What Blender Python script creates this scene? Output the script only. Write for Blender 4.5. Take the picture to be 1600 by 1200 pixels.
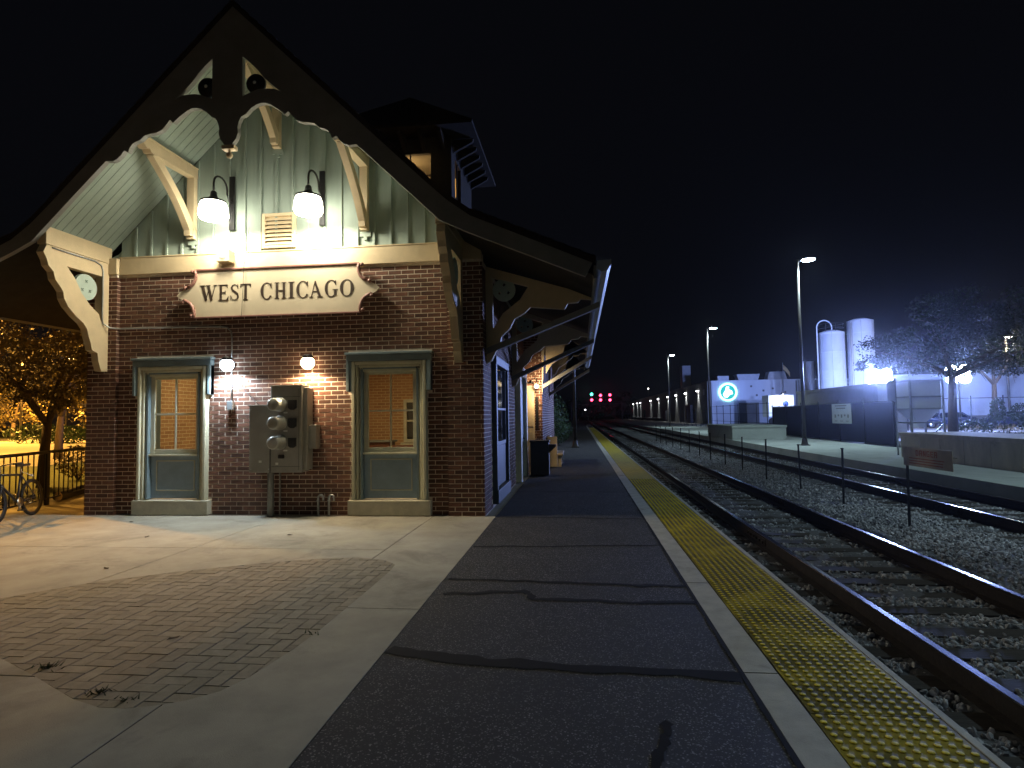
import bpy, bmesh, math, random
import numpy as np
from mathutils import Vector, Matrix
from mathutils.geometry import tessellate_polygon
R = math.radians
for o in list(bpy.data.objects): bpy.data.objects.remove(o)
S = bpy.context.scene
C = S.collection
random.seed(7); rng = np.random.default_rng(7)

# ------------------------------------------------------------ camera
CAMZ = 1.65
cd = bpy.data.cameras.new('camera'); cam = bpy.data.objects.new('camera', cd); C.objects.link(cam)
cd.sensor_width = 36; cd.lens = 21.15; cd.clip_start = .05; cd.clip_end = 2000
cam.matrix_world = (Matrix.Translation((0, 0, CAMZ)) @ Matrix.Rotation(R(6.318), 4, 'Z')
                    @ Matrix.Rotation(R(90 + 3.083), 4, 'X') @ Matrix.Rotation(R(-.888), 4, 'Z'))
S.camera = cam
S.render.resolution_x, S.render.resolution_y = 1024, 768
# ------------------------------------------------------------ night sky, exposure
W = bpy.data.worlds.new('World'); S.world = W; W.use_nodes = True
bg = W.node_tree.nodes['Background']
bg.inputs[0].default_value = (.62, .68, 1, 1); bg.inputs[1].default_value = .003
S.view_settings.view_transform = 'Standard'; S.view_settings.look = 'None'
S.view_settings.exposure = 0; S.view_settings.gamma = 1; S.view_settings.use_curve_mapping = False
S.render.engine = 'CYCLES'
S.cycles.sample_clamp_indirect = 3

# ------------------------------------------------------------ materials
def mat(name, col, rough=.7, metal=0., var=.18, scale=6., bump=0., bscale=60., col2=None, emit=None, es=0.,
        island=0., spec=.4, stretch=(1, 1, 1)):
    m = bpy.data.materials.new(name); m.use_nodes = True
    nt = m.node_tree; N = nt.nodes; L = nt.links; b = N['Principled BSDF']
    b.inputs['Roughness'].default_value = rough; b.inputs['Metallic'].default_value = metal
    b.inputs['Specular IOR Level'].default_value = spec
    if emit:
        b.inputs['Base Color'].default_value = (*col, 1)
        b.inputs['Emission Color'].default_value = (*emit, 1); b.inputs['Emission Strength'].default_value = es
        return m
    tc = N.new('ShaderNodeTexCoord'); mp = N.new('ShaderNodeMapping'); mp.inputs['Scale'].default_value = stretch
    L.new(tc.outputs['Object'], mp.inputs[0])
    n = N.new('ShaderNodeTexNoise'); n.inputs['Scale'].default_value = scale; n.inputs['Detail'].default_value = 6
    n.inputs['Roughness'].default_value = .65
    L.new(mp.outputs[0], n.inputs['Vector'])
    r = N.new('ShaderNodeValToRGB'); r.color_ramp.elements[0].position = .32; r.color_ramp.elements[1].position = .68
    c2 = col2 or tuple(c * (1 + var) for c in col); c1 = tuple(c * (1 - var) for c in col)
    r.color_ramp.elements[0].color = (*c1, 1); r.color_ramp.elements[1].color = (*c2, 1)
    L.new(n.outputs[0], r.inputs[0]); out = r.outputs[0]
    if island:
        g = N.new('ShaderNodeNewGeometry'); oi = N.new('ShaderNodeObjectInfo')
        a = N.new('ShaderNodeMath'); a.operation = 'ADD'; f = N.new('ShaderNodeMath'); f.operation = 'FRACT'
        L.new(g.outputs['Random Per Island'], a.inputs[0]); L.new(oi.outputs['Random'], a.inputs[1]); L.new(a.outputs[0], f.inputs[0])
        mr = N.new('ShaderNodeMapRange'); mr.inputs[3].default_value = 1 - island; mr.inputs[4].default_value = 1 + island
        L.new(f.outputs[0], mr.inputs[0])
        h = N.new('ShaderNodeHueSaturation'); h.inputs['Hue'].default_value = .5
        L.new(mr.outputs[0], h.inputs['Value']); L.new(out, h.inputs['Color']); out = h.outputs[0]
    L.new(out, b.inputs['Base Color'])
    if bump:
        n2 = N.new('ShaderNodeTexNoise'); n2.inputs['Scale'].default_value = bscale; n2.inputs['Detail'].default_value = 4
        L.new(mp.outputs[0], n2.inputs['Vector'])
        bp = N.new('ShaderNodeBump'); bp.inputs['Strength'].default_value = bump; bp.inputs['Distance'].default_value = .01
        L.new(n2.outputs[0], bp.inputs['Height']); L.new(bp.outputs[0], b.inputs['Normal'])
    return m

def emis(name, col, s):
    return mat(name, col, emit=col, es=s)

M_brick = mat('brick_red', (.122, .054, .034), .85, var=.3, scale=9, bump=.3, bscale=90, island=.40)
M_mortar = mat('mortar', (.80, .70, .58), .95, var=.12, scale=20, bump=.15)
M_siding = mat('siding_sage', (.30, .37, .325), .6, var=.07, scale=3, bump=.02, bscale=30, stretch=(3, 3, .4))
M_soffit = mat('soffit_sage', (.31, .385, .335), .6, var=.08, scale=3, bump=.1, island=.06)
M_cream = mat('cream_paint', (.62, .50, .32), .55, var=.08, scale=4, bump=.12, bscale=25)
M_case = mat('casing_paint', (.60, .585, .43), .5, var=.1, scale=5, bump=.1)
M_hood = mat('hood_paint', (.19, .25, .27), .5, var=.12, scale=5, bump=.1)
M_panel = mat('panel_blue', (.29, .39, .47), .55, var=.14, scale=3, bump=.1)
M_panel2 = mat('side_trim_dim', (.055, .07, .085), .55, var=.14, scale=3, bump=.1)  # panel blue darkened so the side trim reads as dimly lit
M_shadewood = mat('shaded_wood', (.028, .025, .021), .85, var=.2, spec=.2)  # wood darkened to stand in for shade under eaves and on cupola
M_verge = mat('verge_paint', (.23, .23, .22), .6, var=.16, scale=2, bump=.15)
M_shingle = mat('roof_shingle', (.035, .027, .025), .95, var=.3, scale=14, bump=.6, spec=.1)
M_sill = mat('limestone', (.52, .49, .38), .8, var=.14, scale=6, bump=.25)
M_dark = mat('black_iron', (.02, .02, .022), .45, .5, var=.2)
M_pole = mat('bronze_pole', (.05, .043, .036), .5, .4, var=.2)
M_gutter = mat('gutter_metal', (.35, .36, .36), .4, .5, var=.1)
M_conduit = mat('galvanised', (.42, .44, .45), .4, .7, var=.12)
M_cab = mat('cabinet_grey', (.29, .28, .25), .55, .2, var=.13, scale=3, bump=.05)
M_meter = mat('meter_grey', (.42, .42, .38), .4, .3, var=.1)
M_black = mat('black_plastic', (.018, .018, .02), .5, var=.2)
M_label = mat('paper_label', (.7, .7, .66), .7, var=.06)
M_sign = mat('sign_board', (.66, .57, .42), .5, var=.05, scale=3, bump=.06)
M_signtrim = mat('sign_trim', (.26, .13, .105), .5, var=.15)
M_letter = mat('letter_brown', (.045, .028, .02), .5, var=.2)
M_disc = mat('disc_pale_green', (.42, .52, .47), .55, var=.08)
M_conc = mat('concrete', (.345, .325, .27), .9, var=.17, scale=1.7, bump=.25, bscale=140)
M_conc2 = mat('concrete_edge', (.40, .385, .34), .9, var=.16, scale=5, bump=.25, bscale=140)
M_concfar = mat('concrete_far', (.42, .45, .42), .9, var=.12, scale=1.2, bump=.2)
M_wallblk = mat('concrete_block', (.56, .48, .37), .9, var=.2, scale=2.2, bump=.25, stretch=(1, 1, .35))
M_paver = mat('paver', (.265, .235, .18), .9, var=.16, scale=12, bump=.35, bscale=150, island=.13)
M_sand = mat('joint_sand', (.035, .03, .025), .95, var=.3, scale=30)
M_tar = mat('tar_seal', (.007, .007, .0075), .9, var=.3, scale=20, spec=.2)
M_rust = mat('rail_rust', (.030, .023, .019), .75, .3, var=.35, scale=18, bump=.3)
M_railtop = mat('rail_steel', (.19, .19, .2), .2, 1, var=.15, scale=8)
M_tie = mat('tie_timber', (.032, .026, .021), .9, var=.4, scale=10, bump=.6, bscale=40, stretch=(.3, 3, 1))
M_bed = mat('ballast_bed', (.09, .09, .095), .95, var=.4, scale=22, bump=.8, bscale=40)
M_stone = mat('ballast_stone', (.30, .30, .31), .85, var=.4, scale=10, island=.6)
M_soil = mat('dark_soil', (.04, .038, .03), .95, var=.35, scale=2, bump=.3)
M_grass = mat('night_lawn', (.045, .06, .018), .95, var=.4, scale=5, bump=.8, bscale=120)
M_road = mat('parking_asphalt', (.16, .15, .13), .85, var=.15, scale=1.5)
M_white = mat('white_steel', (.68, .70, .72), .5, var=.05, scale=.7)
M_whitewall = mat('white_metal_wall', (.62, .65, .68), .55, var=.07, scale=.4, stretch=(1, 1, .3))
M_shed = mat('grey_wall', (.16, .16, .15), .8, var=.15, scale=.8)
M_greywall = mat('grey_block', (.22, .21, .19), .85, var=.15, scale=.6)
M_screen = mat('dark_screen', (.006, .0065, .009), .95, spec=.1, var=.3, scale=4)
M_roofunit = mat('roof_unit', (.4, .42, .44), .5, .3, var=.1, scale=2)
M_bark = mat('bark', (.075, .055, .04), .95, var=.35, scale=14, bump=.7, stretch=(3, 3, .5))
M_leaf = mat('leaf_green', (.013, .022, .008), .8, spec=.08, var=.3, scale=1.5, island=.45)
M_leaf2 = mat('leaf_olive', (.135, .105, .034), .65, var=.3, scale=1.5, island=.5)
M_shrub = mat('shrub_leaf', (.035, .07, .025), .7, var=.3, scale=2, island=.45)
M_tyre = mat('tyre', (.015, .015, .015), .8, var=.2)
M_chrome = mat('bare_metal', (.5, .5, .5), .28, 1, var=.1)
M_bike = mat('bike_paint', (.03, .035, .05), .35, .2, var=.1)
M_car = mat('car_paint', (.02, .025, .045), .3, .3, var=.1)
M_glassdark = mat('dark_glass', (.01, .012, .015), .08, spec=.8)
M_inplaster = mat('plaster', (.62, .5, .33), .8, var=.05)
M_infloor = mat('floor_tile', (.2, .12, .07), .6, var=.2)
M_bench = mat('bench_wood', (.12, .045, .025), .5, var=.3, scale=6, stretch=(1, 6, 6))
M_bin = mat('bin_brown', (.03, .028, .026), .6, var=.2)
M_red = mat('red_print', (.48, .17, .12), .6, var=.12)
M_nosign = mat('notice_board', (.42, .44, .43), .6, var=.08)
M_danger = mat('danger_board', (.66, .58, .45), .6, var=.12)
M_flag = mat('flag_cloth', (.7, .55, .28), .8, var=.2, scale=3)

# window glass: thin clear pane
def glassmat():
    m = bpy.data.materials.new('window_glass'); m.use_nodes = True; nt = m.node_tree; N = nt.nodes; L = nt.links
    N.remove(N['Principled BSDF'])
    t = N.new('ShaderNodeBsdfTransparent'); t.inputs[0].default_value = (.9, .92, .9, 1)
    g = N.new('ShaderNodeBsdfGlossy'); g.inputs['Roughness'].default_value = .03
    fr = N.new('ShaderNodeFresnel'); fr.inputs[0].default_value = 1.45
    mx = N.new('ShaderNodeMixShader'); L.new(fr.outputs[0], mx.inputs[0]); L.new(t.outputs[0], mx.inputs[1]); L.new(g.outputs[0], mx.inputs[2])
    L.new(mx.outputs[0], N['Material Output'].inputs[0]); return m
M_glass = glassmat()

# interior brick (seen small through the panes)
def inbrick():
    m = mat('interior_brick', (.36, .17, .08), .85); nt = m.node_tree; N = nt.nodes; L = nt.links; b = N['Principled BSDF']
    tc = N.new('ShaderNodeTexCoord'); sp = N.new('ShaderNodeSeparateXYZ'); L.new(tc.outputs['Object'], sp.inputs[0])
    ad = N.new('ShaderNodeMath'); L.new(sp.outputs[0], ad.inputs[0]); L.new(sp.outputs[1], ad.inputs[1])
    cb = N.new('ShaderNodeCombineXYZ'); L.new(ad.outputs[0], cb.inputs[0]); L.new(sp.outputs[2], cb.inputs[1])
    t = N.new('ShaderNodeTexBrick'); t.inputs['Scale'].default_value = 1
    t.inputs['Brick Width'].default_value = .23; t.inputs['Row Height'].default_value = .077; t.inputs['Mortar Size'].default_value = .006
    t.inputs['Color1'].default_value = (.44, .25, .12, 1); t.inputs['Color2'].default_value = (.34, .18, .085, 1); t.inputs['Mortar'].default_value = (.62, .50, .32, 1)
    L.new(cb.outputs[0], t.inputs[0]); L.new(t.outputs[0], b.inputs['Base Color'])
    bp = N.new('ShaderNodeBump'); bp.inputs['Strength'].default_value = .4; bp.inputs['Distance'].default_value = .01; bp.invert = True
    L.new(t.outputs['Fac'], bp.inputs['Height']); L.new(bp.outputs[0], b.inputs['Normal']); return m
M_inbrick = inbrick()

def asphalt():
    m = mat('asphalt', (.025, .0245, .024), .85, var=.25, scale=2.2, bump=.7, bscale=210); nt = m.node_tree; N = nt.nodes; L = nt.links; b = N['Principled BSDF']
    src = b.inputs['Base Color'].links[0].from_socket
    tc = N.new('ShaderNodeTexCoord'); v = N.new('ShaderNodeTexVoronoi'); v.inputs['Scale'].default_value = 130
    L.new(tc.outputs['Object'], v.inputs['Vector'])
    sx = N.new('ShaderNodeSeparateColor'); L.new(v.outputs['Color'], sx.inputs[0])
    r = N.new('ShaderNodeValToRGB'); r.color_ramp.elements[0].position = .87; r.color_ramp.elements[1].position = .97
    L.new(sx.outputs[0], r.inputs[0])
    mx = N.new('ShaderNodeMix'); mx.data_type = 'RGBA'; L.new(r.outputs[0], mx.inputs[0]); L.new(src, mx.inputs[6]); mx.inputs[7].default_value = (.22, .21, .20, 1)
    L.new(mx.outputs[2], b.inputs['Base Color']); return m
M_asph = asphalt()

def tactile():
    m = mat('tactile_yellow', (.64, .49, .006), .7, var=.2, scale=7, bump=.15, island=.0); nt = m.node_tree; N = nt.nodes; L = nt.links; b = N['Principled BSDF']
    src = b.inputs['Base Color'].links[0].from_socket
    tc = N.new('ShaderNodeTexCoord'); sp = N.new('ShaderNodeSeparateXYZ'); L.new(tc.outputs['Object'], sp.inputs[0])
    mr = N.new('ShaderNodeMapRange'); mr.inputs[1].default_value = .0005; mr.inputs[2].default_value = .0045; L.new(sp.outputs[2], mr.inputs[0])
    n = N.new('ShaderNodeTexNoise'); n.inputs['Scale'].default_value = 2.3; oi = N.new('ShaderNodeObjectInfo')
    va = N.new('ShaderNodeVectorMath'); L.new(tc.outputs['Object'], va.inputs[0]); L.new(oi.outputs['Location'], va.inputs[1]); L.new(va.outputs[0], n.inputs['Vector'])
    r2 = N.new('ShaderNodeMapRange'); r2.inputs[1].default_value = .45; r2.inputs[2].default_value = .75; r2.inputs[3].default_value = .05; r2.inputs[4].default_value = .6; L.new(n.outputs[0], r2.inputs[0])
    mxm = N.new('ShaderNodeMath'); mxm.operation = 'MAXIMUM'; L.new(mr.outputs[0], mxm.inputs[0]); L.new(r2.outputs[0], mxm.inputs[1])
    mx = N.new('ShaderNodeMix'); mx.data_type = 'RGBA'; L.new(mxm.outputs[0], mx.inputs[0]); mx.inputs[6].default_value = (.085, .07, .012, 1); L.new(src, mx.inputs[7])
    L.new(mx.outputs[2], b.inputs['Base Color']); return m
M_tact = tactile()

def stain(m, scale, lo, amt, seed):
    nt = m.node_tree; N = nt.nodes; L = nt.links; b = N['Principled BSDF']; src = b.inputs['Base Color'].links[0].from_socket
    g = N.new('ShaderNodeNewGeometry'); n = N.new('ShaderNodeTexNoise'); n.noise_dimensions = '4D'; n.inputs['W'].default_value = seed; n.inputs['Scale'].default_value = scale; n.inputs['Detail'].default_value = 8; n.inputs['Roughness'].default_value = .72
    n.inputs['Distortion'].default_value = .6
    L.new(g.outputs['Position'], n.inputs['Vector'])
    mr = N.new('ShaderNodeMapRange'); mr.inputs[1].default_value = lo; mr.inputs[2].default_value = lo + .16; mr.inputs[3].default_value = 0; mr.inputs[4].default_value = amt; L.new(n.outputs[0], mr.inputs[0])
    mx = N.new('ShaderNodeMix'); mx.data_type = 'RGBA'; L.new(mr.outputs[0], mx.inputs[0]); L.new(src, mx.inputs[6]); mx.inputs[7].default_value = (.02, .018, .015, 1)
    L.new(mx.outputs[2], b.inputs['Base Color'])
stain(M_conc, 1.1, .52, .38, 1.); stain(M_conc, 9, .66, .6, 2.); stain(M_conc2, 2.5, .54, .4, 3.); stain(M_asph, .9, .5, .55, 4.); stain(M_paver, 1.4, .55, .35, 5.); stain(M_tact, 2.2, .54, .55, 6.)
stain(M_wallblk, 1.2, .52, .4, 7.); stain(M_concfar, .8, .54, .35, 8.); stain(M_white, .5, .58, .25, 9.); stain(M_whitewall, .25, .58, .3, 10.)

# ------------------------------------------------------------ mesh helpers
class MB:
    def __init__(s): s.v = []; s.f = []; s.mi = []; s.sm = []
    def add(s, vs, fs, mi=0, sm=False):
        o = len(s.v); s.v += [tuple(v) for v in vs]
        for f in fs: s.f.append([i + o for i in f]); s.mi.append(mi); s.sm.append(sm)
        return s
    def box(s, x0, x1, y0, y1, z0, z1, mi=0):
        return s.add([(x0, y0, z0), (x1, y0, z0), (x1, y1, z0), (x0, y1, z0), (x0, y0, z1), (x1, y0, z1), (x1, y1, z1), (x0, y1, z1)],
                     [(3, 2, 1, 0), (4, 5, 6, 7), (0, 1, 5, 4), (1, 2, 6, 5), (2, 3, 7, 6), (3, 0, 4, 7)], mi)
    def bevbox(s, x0, x1, y0, y1, z0, z1, b=.01, mi=0):
        bm = bmesh.new(); bmesh.ops.create_cube(bm, size=1)
        for v in bm.verts: v.co = ((x0 + x1) / 2 + v.co.x * (x1 - x0), (y0 + y1) / 2 + v.co.y * (y1 - y0), (z0 + z1) / 2 + v.co.z * (z1 - z0))
        bmesh.ops.bevel(bm, geom=bm.edges[:], offset=b, segments=2, affect='EDGES', profile=.5)
        bm.verts.index_update()
        s.add([v.co[:] for v in bm.verts], [[v.index for v in f.verts] for f in bm.faces], mi); bm.free(); return s
    def prism(s, outer, d0, d1, plane='xz', holes=(), mi=0):
        loops = [list(outer)] + [list(h) for h in holes]
        tri = tessellate_polygon([[Vector((p[0], p[1], 0)) for p in l] for l in loops])
        pts = [p for l in loops for p in l]; n = len(pts)
        def P(p, d): return (p[0], d, p[1]) if plane == 'xz' else ((d, p[0], p[1]) if plane == 'yz' else (p[0], p[1], d))
        vs = [P(p, d0) for p in pts] + [P(p, d1) for p in pts]
        fs = [tuple(t) for t in tri] + [tuple(i + n for i in reversed(t)) for t in tri]
        k = 0
        for l in loops:
            m = len(l)
            for i in range(m): a, b = k + i, k + (i + 1) % m; fs.append((a, b, b + n, a + n))
            k += m
        return s.add(vs, fs, mi)
    def tube(s, pts, r, n=8, mi=0, caps=True, sm=True):
        pts = [Vector(p) for p in pts]; m = len(pts); rs = r if isinstance(r, (list, tuple)) else [r] * m
        vs = []; u = None
        for i, p in enumerate(pts):
            t = ((pts[min(i + 1, m - 1)] - p).normalized() + (p - pts[max(i - 1, 0)]).normalized())
            t = t.normalized() if t.length > 1e-6 else Vector((0, 0, 1))
            if u is None: u = t.cross(Vector((0, 0, 1))); u = u if u.length > .05 else t.cross(Vector((1, 0, 0)))
            u = (u - t * u.dot(t)).normalized(); w = t.cross(u)
            for k in range(n): a = 2 * math.pi * k / n; vs.append(p + (u * math.cos(a) + w * math.sin(a)) * rs[i])
        fs = [(i * n + k, i * n + (k + 1) % n, (i + 1) * n + (k + 1) % n, (i + 1) * n + k) for i in range(m - 1) for k in range(n)]
        s.add(vs, fs, mi, sm)
        if caps:
            o = len(s.v) - len(vs); s.f.append([o + k for k in range(n)][::-1]); s.f.append([o + (m - 1) * n + k for k in range(n)]); s.mi += [mi, mi]; s.sm += [False, False]
        return s
    def lathe(s, prof, c, n=20, axis='z', mi=0, sm=True):
        vs = []
        for r, h in prof:
            for k in range(n):
                a = 2 * math.pi * k / n; x, y = r * math.cos(a), r * math.sin(a)
                v = (x, y, h) if axis == 'z' else ((x, h, y) if axis == 'y' else (h, x, y))
                vs.append((c[0] + v[0], c[1] + v[1], c[2] + v[2]))
        m = len(prof)
        return s.add(vs, [(i * n + k, i * n + (k + 1) % n, (i + 1) * n + (k + 1) % n, (i + 1) * n + k) for i in range(m - 1) for k in range(n)], mi, sm)
    def ball(s, c, r, n=14, mi=0, sz=1.):
        return s.lathe([(max(r * math.sin(math.pi * i / 8), 1e-4), -r * sz * math.cos(math.pi * i / 8)) for i in range(9)], c, n, mi=mi)
    def leaves(s, pts, size, mi=0, flat=.5):
        for p in pts:
            a = Vector(rng.normal(size=3)).normalized(); b = a.cross(Vector(rng.normal(size=3))).normalized()
            l = size * random.uniform(.6, 1.35); w = l * .5; p = Vector(p)
            s.add([p - a * l * .5, p + b * w * .5, p + a * l * .5, p - b * w * .5], [(0, 1, 2, 3)], mi)
        return s

ROOT = {}
def origin(par):
    while par is not None and par.parent is not None: par = par.parent
    return Vector(ROOT.get(par.name, (0, 0, 0))) if par is not None else Vector((0, 0, 0))
def obj(name, m, mats, parent=None, recalc=True, loc=None):
    me = bpy.data.meshes.new(name)
    off = origin(parent) if parent is not None else Vector(loc or (0, 0, 0))
    vs = m.v if off.length == 0 else [(v[0] - off.x, v[1] - off.y, v[2] - off.z) for v in m.v]
    me.from_pydata(vs, [], m.f)
    if not isinstance(mats, (list, tuple)): mats = [mats]
    for x in mats: me.materials.append(x)
    me.polygons.foreach_set('material_index', m.mi); me.polygons.foreach_set('use_smooth', m.sm)
    if recalc:
        bm = bmesh.new(); bm.from_mesh(me); bmesh.ops.recalc_face_normals(bm, faces=bm.faces); bm.to_mesh(me); bm.free()
    me.update()
    o = bpy.data.objects.new(name, me); C.objects.link(o)
    if parent is not None: o.parent = parent
    elif loc: o.location = loc; ROOT[o.name] = tuple(loc)
    return o
def tag(o, label=None, cat=None, group=None, kind=None):
    for k, v in (('label', label), ('category', cat), ('group', group), ('kind', kind)):
        if v: o[k] = v
    return o
def thing(name, loc, label, cat, group=None, kind=None):
    o = bpy.data.objects.new(name, None); C.objects.link(o); o.location = loc; o.empty_display_size = .2
    ROOT[o.name] = tuple(loc); return tag(o, label, cat, group, kind)
def struct(name, m, mats, **k): return tag(obj(name, m, mats, **k), kind='structure')
def copy_tree(o, parent=None):
    c = o.copy(); C.objects.link(c)
    if parent is not None: c.parent = parent
    for ch in list(o.children): copy_tree(ch, c)
    return c
def inst(src, parent, loc, name=None, rot=None):
    o = src.copy(); C.objects.link(o); o.parent = parent; o.location = loc
    if rot: o.rotation_euler = rot
    return o
def light(kind, name, loc, parent, power, col, rad=.05, aim=None, **k):
    l = bpy.data.lights.new(name, kind); l.energy = power; l.color = col
    if kind == 'AREA': l.size = rad
    else: l.shadow_soft_size = rad
    for a, v in k.items(): setattr(l, a, v)
    o = bpy.data.objects.new(name, l); C.objects.link(o); o.parent = parent
    o.location = Vector(loc) - (origin(parent) if parent else Vector())
    if aim is not None: o.rotation_euler = (Vector(aim) - Vector(loc)).to_track_quat('-Z', 'Y').to_euler()
    return o

# light powers
P_GABLE, P_JARC, P_JARW, P_LED, P_SOD, P_FLOOD = 190, 200, 150, 2500, 9000, 30000
K_GABLE, K_COOL, K_WARM = (1, .90, .66), (.70, .85, 1), (1, .72, .42)
K_LED, K_SOD, K_FLOOD = (.66, .90, 1), (1, .46, .07), (.28, .40, 1)

# ============================================================ SETTING
struct('ground', MB().box(-400, 400, -60, 900, -.9, -.36), M_soil)
struct('lawn', MB().box(-160, -11.9, -12, 150, -.35, -.02).box(-11.9, -10.75, -12, 8.6, -.35, -.02), M_grass)
struct('parking_lot', MB().prism([(-90, 24), (-21, 21.5), (-30, 62), (-90, 66)], -.03, -.012, 'xy'), M_road)
struct('platform_base', MB().box(-10.7, 1.93, -12, 110, -.36, -.012), M_conc)
# asphalt walking surface with tar-sealed cracks
asp = struct('asphalt_platform', MB().box(-1.4, 1.0, -12, 110, -.01, 0), M_asph)
def seam(pts, w):
    m = MB(); n = len(pts); vs = []
    d = []
    for i, (x, y) in enumerate(pts):
        k = w * random.uniform(.7, 1.3) / 2
        x0, y0 = pts[max(i - 1, 0)]; x1, y1 = pts[min(i + 1, n - 1)]; L = math.hypot(x1 - x0, y1 - y0) or 1
        nx, ny = -(y1 - y0) / L, (x1 - x0) / L; vs += [(x + nx * k, y + ny * k, .0035), (x - nx * k, y - ny * k, .0035)]
    m.add(vs, [(2 * i, 2 * i + 1, 2 * i + 3, 2 * i + 2) for i in range(n - 1)]); return m
def wig(pts, n=7, a=.025):
    out = []
    for (x0, y0), (x1, y1) in zip(pts, pts[1:]):
        for i in range(n): t = i / n; out.append((x0 + (x1 - x0) * t + random.uniform(-a, a) * .4, y0 + (y1 - y0) * t + random.uniform(-a, a)))
    return out + [pts[-1]]
for pts, w in (([(-1.38, 9.95), (-.2, 9.85), (.98, 9.75)], .05), ([(-1.38, 7.66), (-.2, 7.72), (.98, 7.84)], .05),
               ([(-1.36, 6.12), (-.26, 6.08), (.55, 6.0), (.98, 6.02)], .07), ([(-1.3, 5.62), (-.54, 5.74), (-.45, 5.52), (.5, 5.46), (.98, 5.5)], .07),
               ([(-1.38, 4.28), (-.93, 4.14), (-.27, 4.07), (.97, 3.98)], .13), ([(.44, 3.40), (.38, 3.15), (.31, 2.95)], .05),
               ([(-1.38, 13.2), (.98, 13.1)], .05), ([(-1.35, 16.9), (.98, 16.8)], .05), ([(-1.3, 20.9), (.98, 21.1)], .06)):
    obj('tar_seam', seam(wig(pts), w), M_tar, asp, recalc=False)
# worn edge where asphalt meets the edge strip
obj('tar_seam', seam(wig([(.99, y) for y in np.arange(1.6, 16, 1.0)], 6, .01), .035), M_tar, asp, recalc=False)
# concrete edge strip in cast lengths
strip = struct('platform_edge_strip', MB().box(1.0, 1.215, -12, 110, -.012, -.006), M_sand)
ys = [1.2, 4.05, 6.12, 9.2, 12.3, 15.4, 18.5, 21.6, 24.7, 27.8, 31, 35, 40, 46, 55, 66, 80, 95]
for a, b in zip(ys, ys[1:]):
    obj('kerb_stone', MB().bevbox(1.003, 1.212, a + .006, b - .006, -.006, .004, .003), M_conc2, strip)
# tactile warning tiles
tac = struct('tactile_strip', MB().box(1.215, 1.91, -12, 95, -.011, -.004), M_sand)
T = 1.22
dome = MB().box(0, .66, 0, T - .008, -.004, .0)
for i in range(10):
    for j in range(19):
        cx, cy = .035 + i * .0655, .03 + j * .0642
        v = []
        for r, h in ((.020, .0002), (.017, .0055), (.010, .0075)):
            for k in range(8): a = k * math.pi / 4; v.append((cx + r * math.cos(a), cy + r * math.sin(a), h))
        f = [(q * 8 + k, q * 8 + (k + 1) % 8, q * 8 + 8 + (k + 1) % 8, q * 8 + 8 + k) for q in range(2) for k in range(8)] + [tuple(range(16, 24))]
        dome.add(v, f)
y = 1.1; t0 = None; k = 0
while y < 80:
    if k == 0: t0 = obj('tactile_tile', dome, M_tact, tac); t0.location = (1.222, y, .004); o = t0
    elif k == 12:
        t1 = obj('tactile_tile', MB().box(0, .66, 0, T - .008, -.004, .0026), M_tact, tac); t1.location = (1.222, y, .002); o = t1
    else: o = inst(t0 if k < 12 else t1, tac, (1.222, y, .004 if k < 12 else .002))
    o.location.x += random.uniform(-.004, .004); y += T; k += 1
obj('edge_nosing', MB().bevbox(1.888, 1.935, 1.0, 95, -.03, .006, .004), M_conc2, tac)

# concrete apron: slabs round the herringbone island
PAV = [(-6.4, 5.15), (-5.5, 5.24), (-5.04, 5.81), (-4.5, 6.22), (-4.03, 6.50), (-3.55, 6.74), (-3.09, 6.94), (-2.65, 7.02), (-2.29, 6.9), (-2.10, 6.7), (-2.07, 6.4), (-2.06, 5.70), (-2.06, 5.2), (-2.06, 4.59),
       (-2.08, 4.24), (-2.15, 3.75), (-2.22, 3.55), (-2.35, 3.42), (-2.48, 3.35), (-2.64, 3.30), (-2.81, 3.30), (-3.04, 3.38), (-3.31, 3.52), (-3.67, 3.71), (-4.12, 3.93), (-5.0, 4.3), (-6.4, 4.6)]
apron = struct('concrete_apron', MB().box(-10.72, -1.4, -12, 10.06, -.011, -.007).box(-11.88, -8.84, 10.06, 16, -.36, -.03), M_sand)
cut = obj('cutter', MB().prism(PAV, -.5, .5, 'xy'), M_conc)
xs = [-10.7, -8.6, -5.05, -2.46, -1.405]
def slab(x0, x1, y0, y1):
    o = obj('slab', MB().bevbox(x0 + .005, x1 - .005, y0 + .005, y1 - .005, -.006, .0, .003), M_conc, apron)
    bb = x1 > -6.5 and x0 < -2 and y1 > 3.2 and y0 < 7.1
    if bb:
        md = o.modifiers.new('cut', 'BOOLEAN'); md.operation = 'DIFFERENCE'; md.solver = 'EXACT'; md.object = cut
        bpy.context.view_layer.update()
        dg = bpy.context.evaluated_depsgraph_get(); me = bpy.data.meshes.new_from_object(o.evaluated_get(dg)); o.modifiers.clear(); o.data = me
for x0, x1 in zip(xs, xs[1:]):
    yy = [1.2, 5.17, 10.0] if x1 > -2 else [1.2, 3.66, 7.45, 10.0]
    for a, b in zip(yy, yy[1:]): slab(x0, x1, a, b)
obj('slab', MB().bevbox(-11.8, -8.9, 10.01, 13.3, -.03, -.002, .003), M_conc, apron)
me = cut.data; bpy.data.objects.remove(cut); bpy.data.meshes.remove(me)
isl = struct('paver_island', MB().prism(PAV, -.011, -.0055, 'xy'), M_sand)
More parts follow.
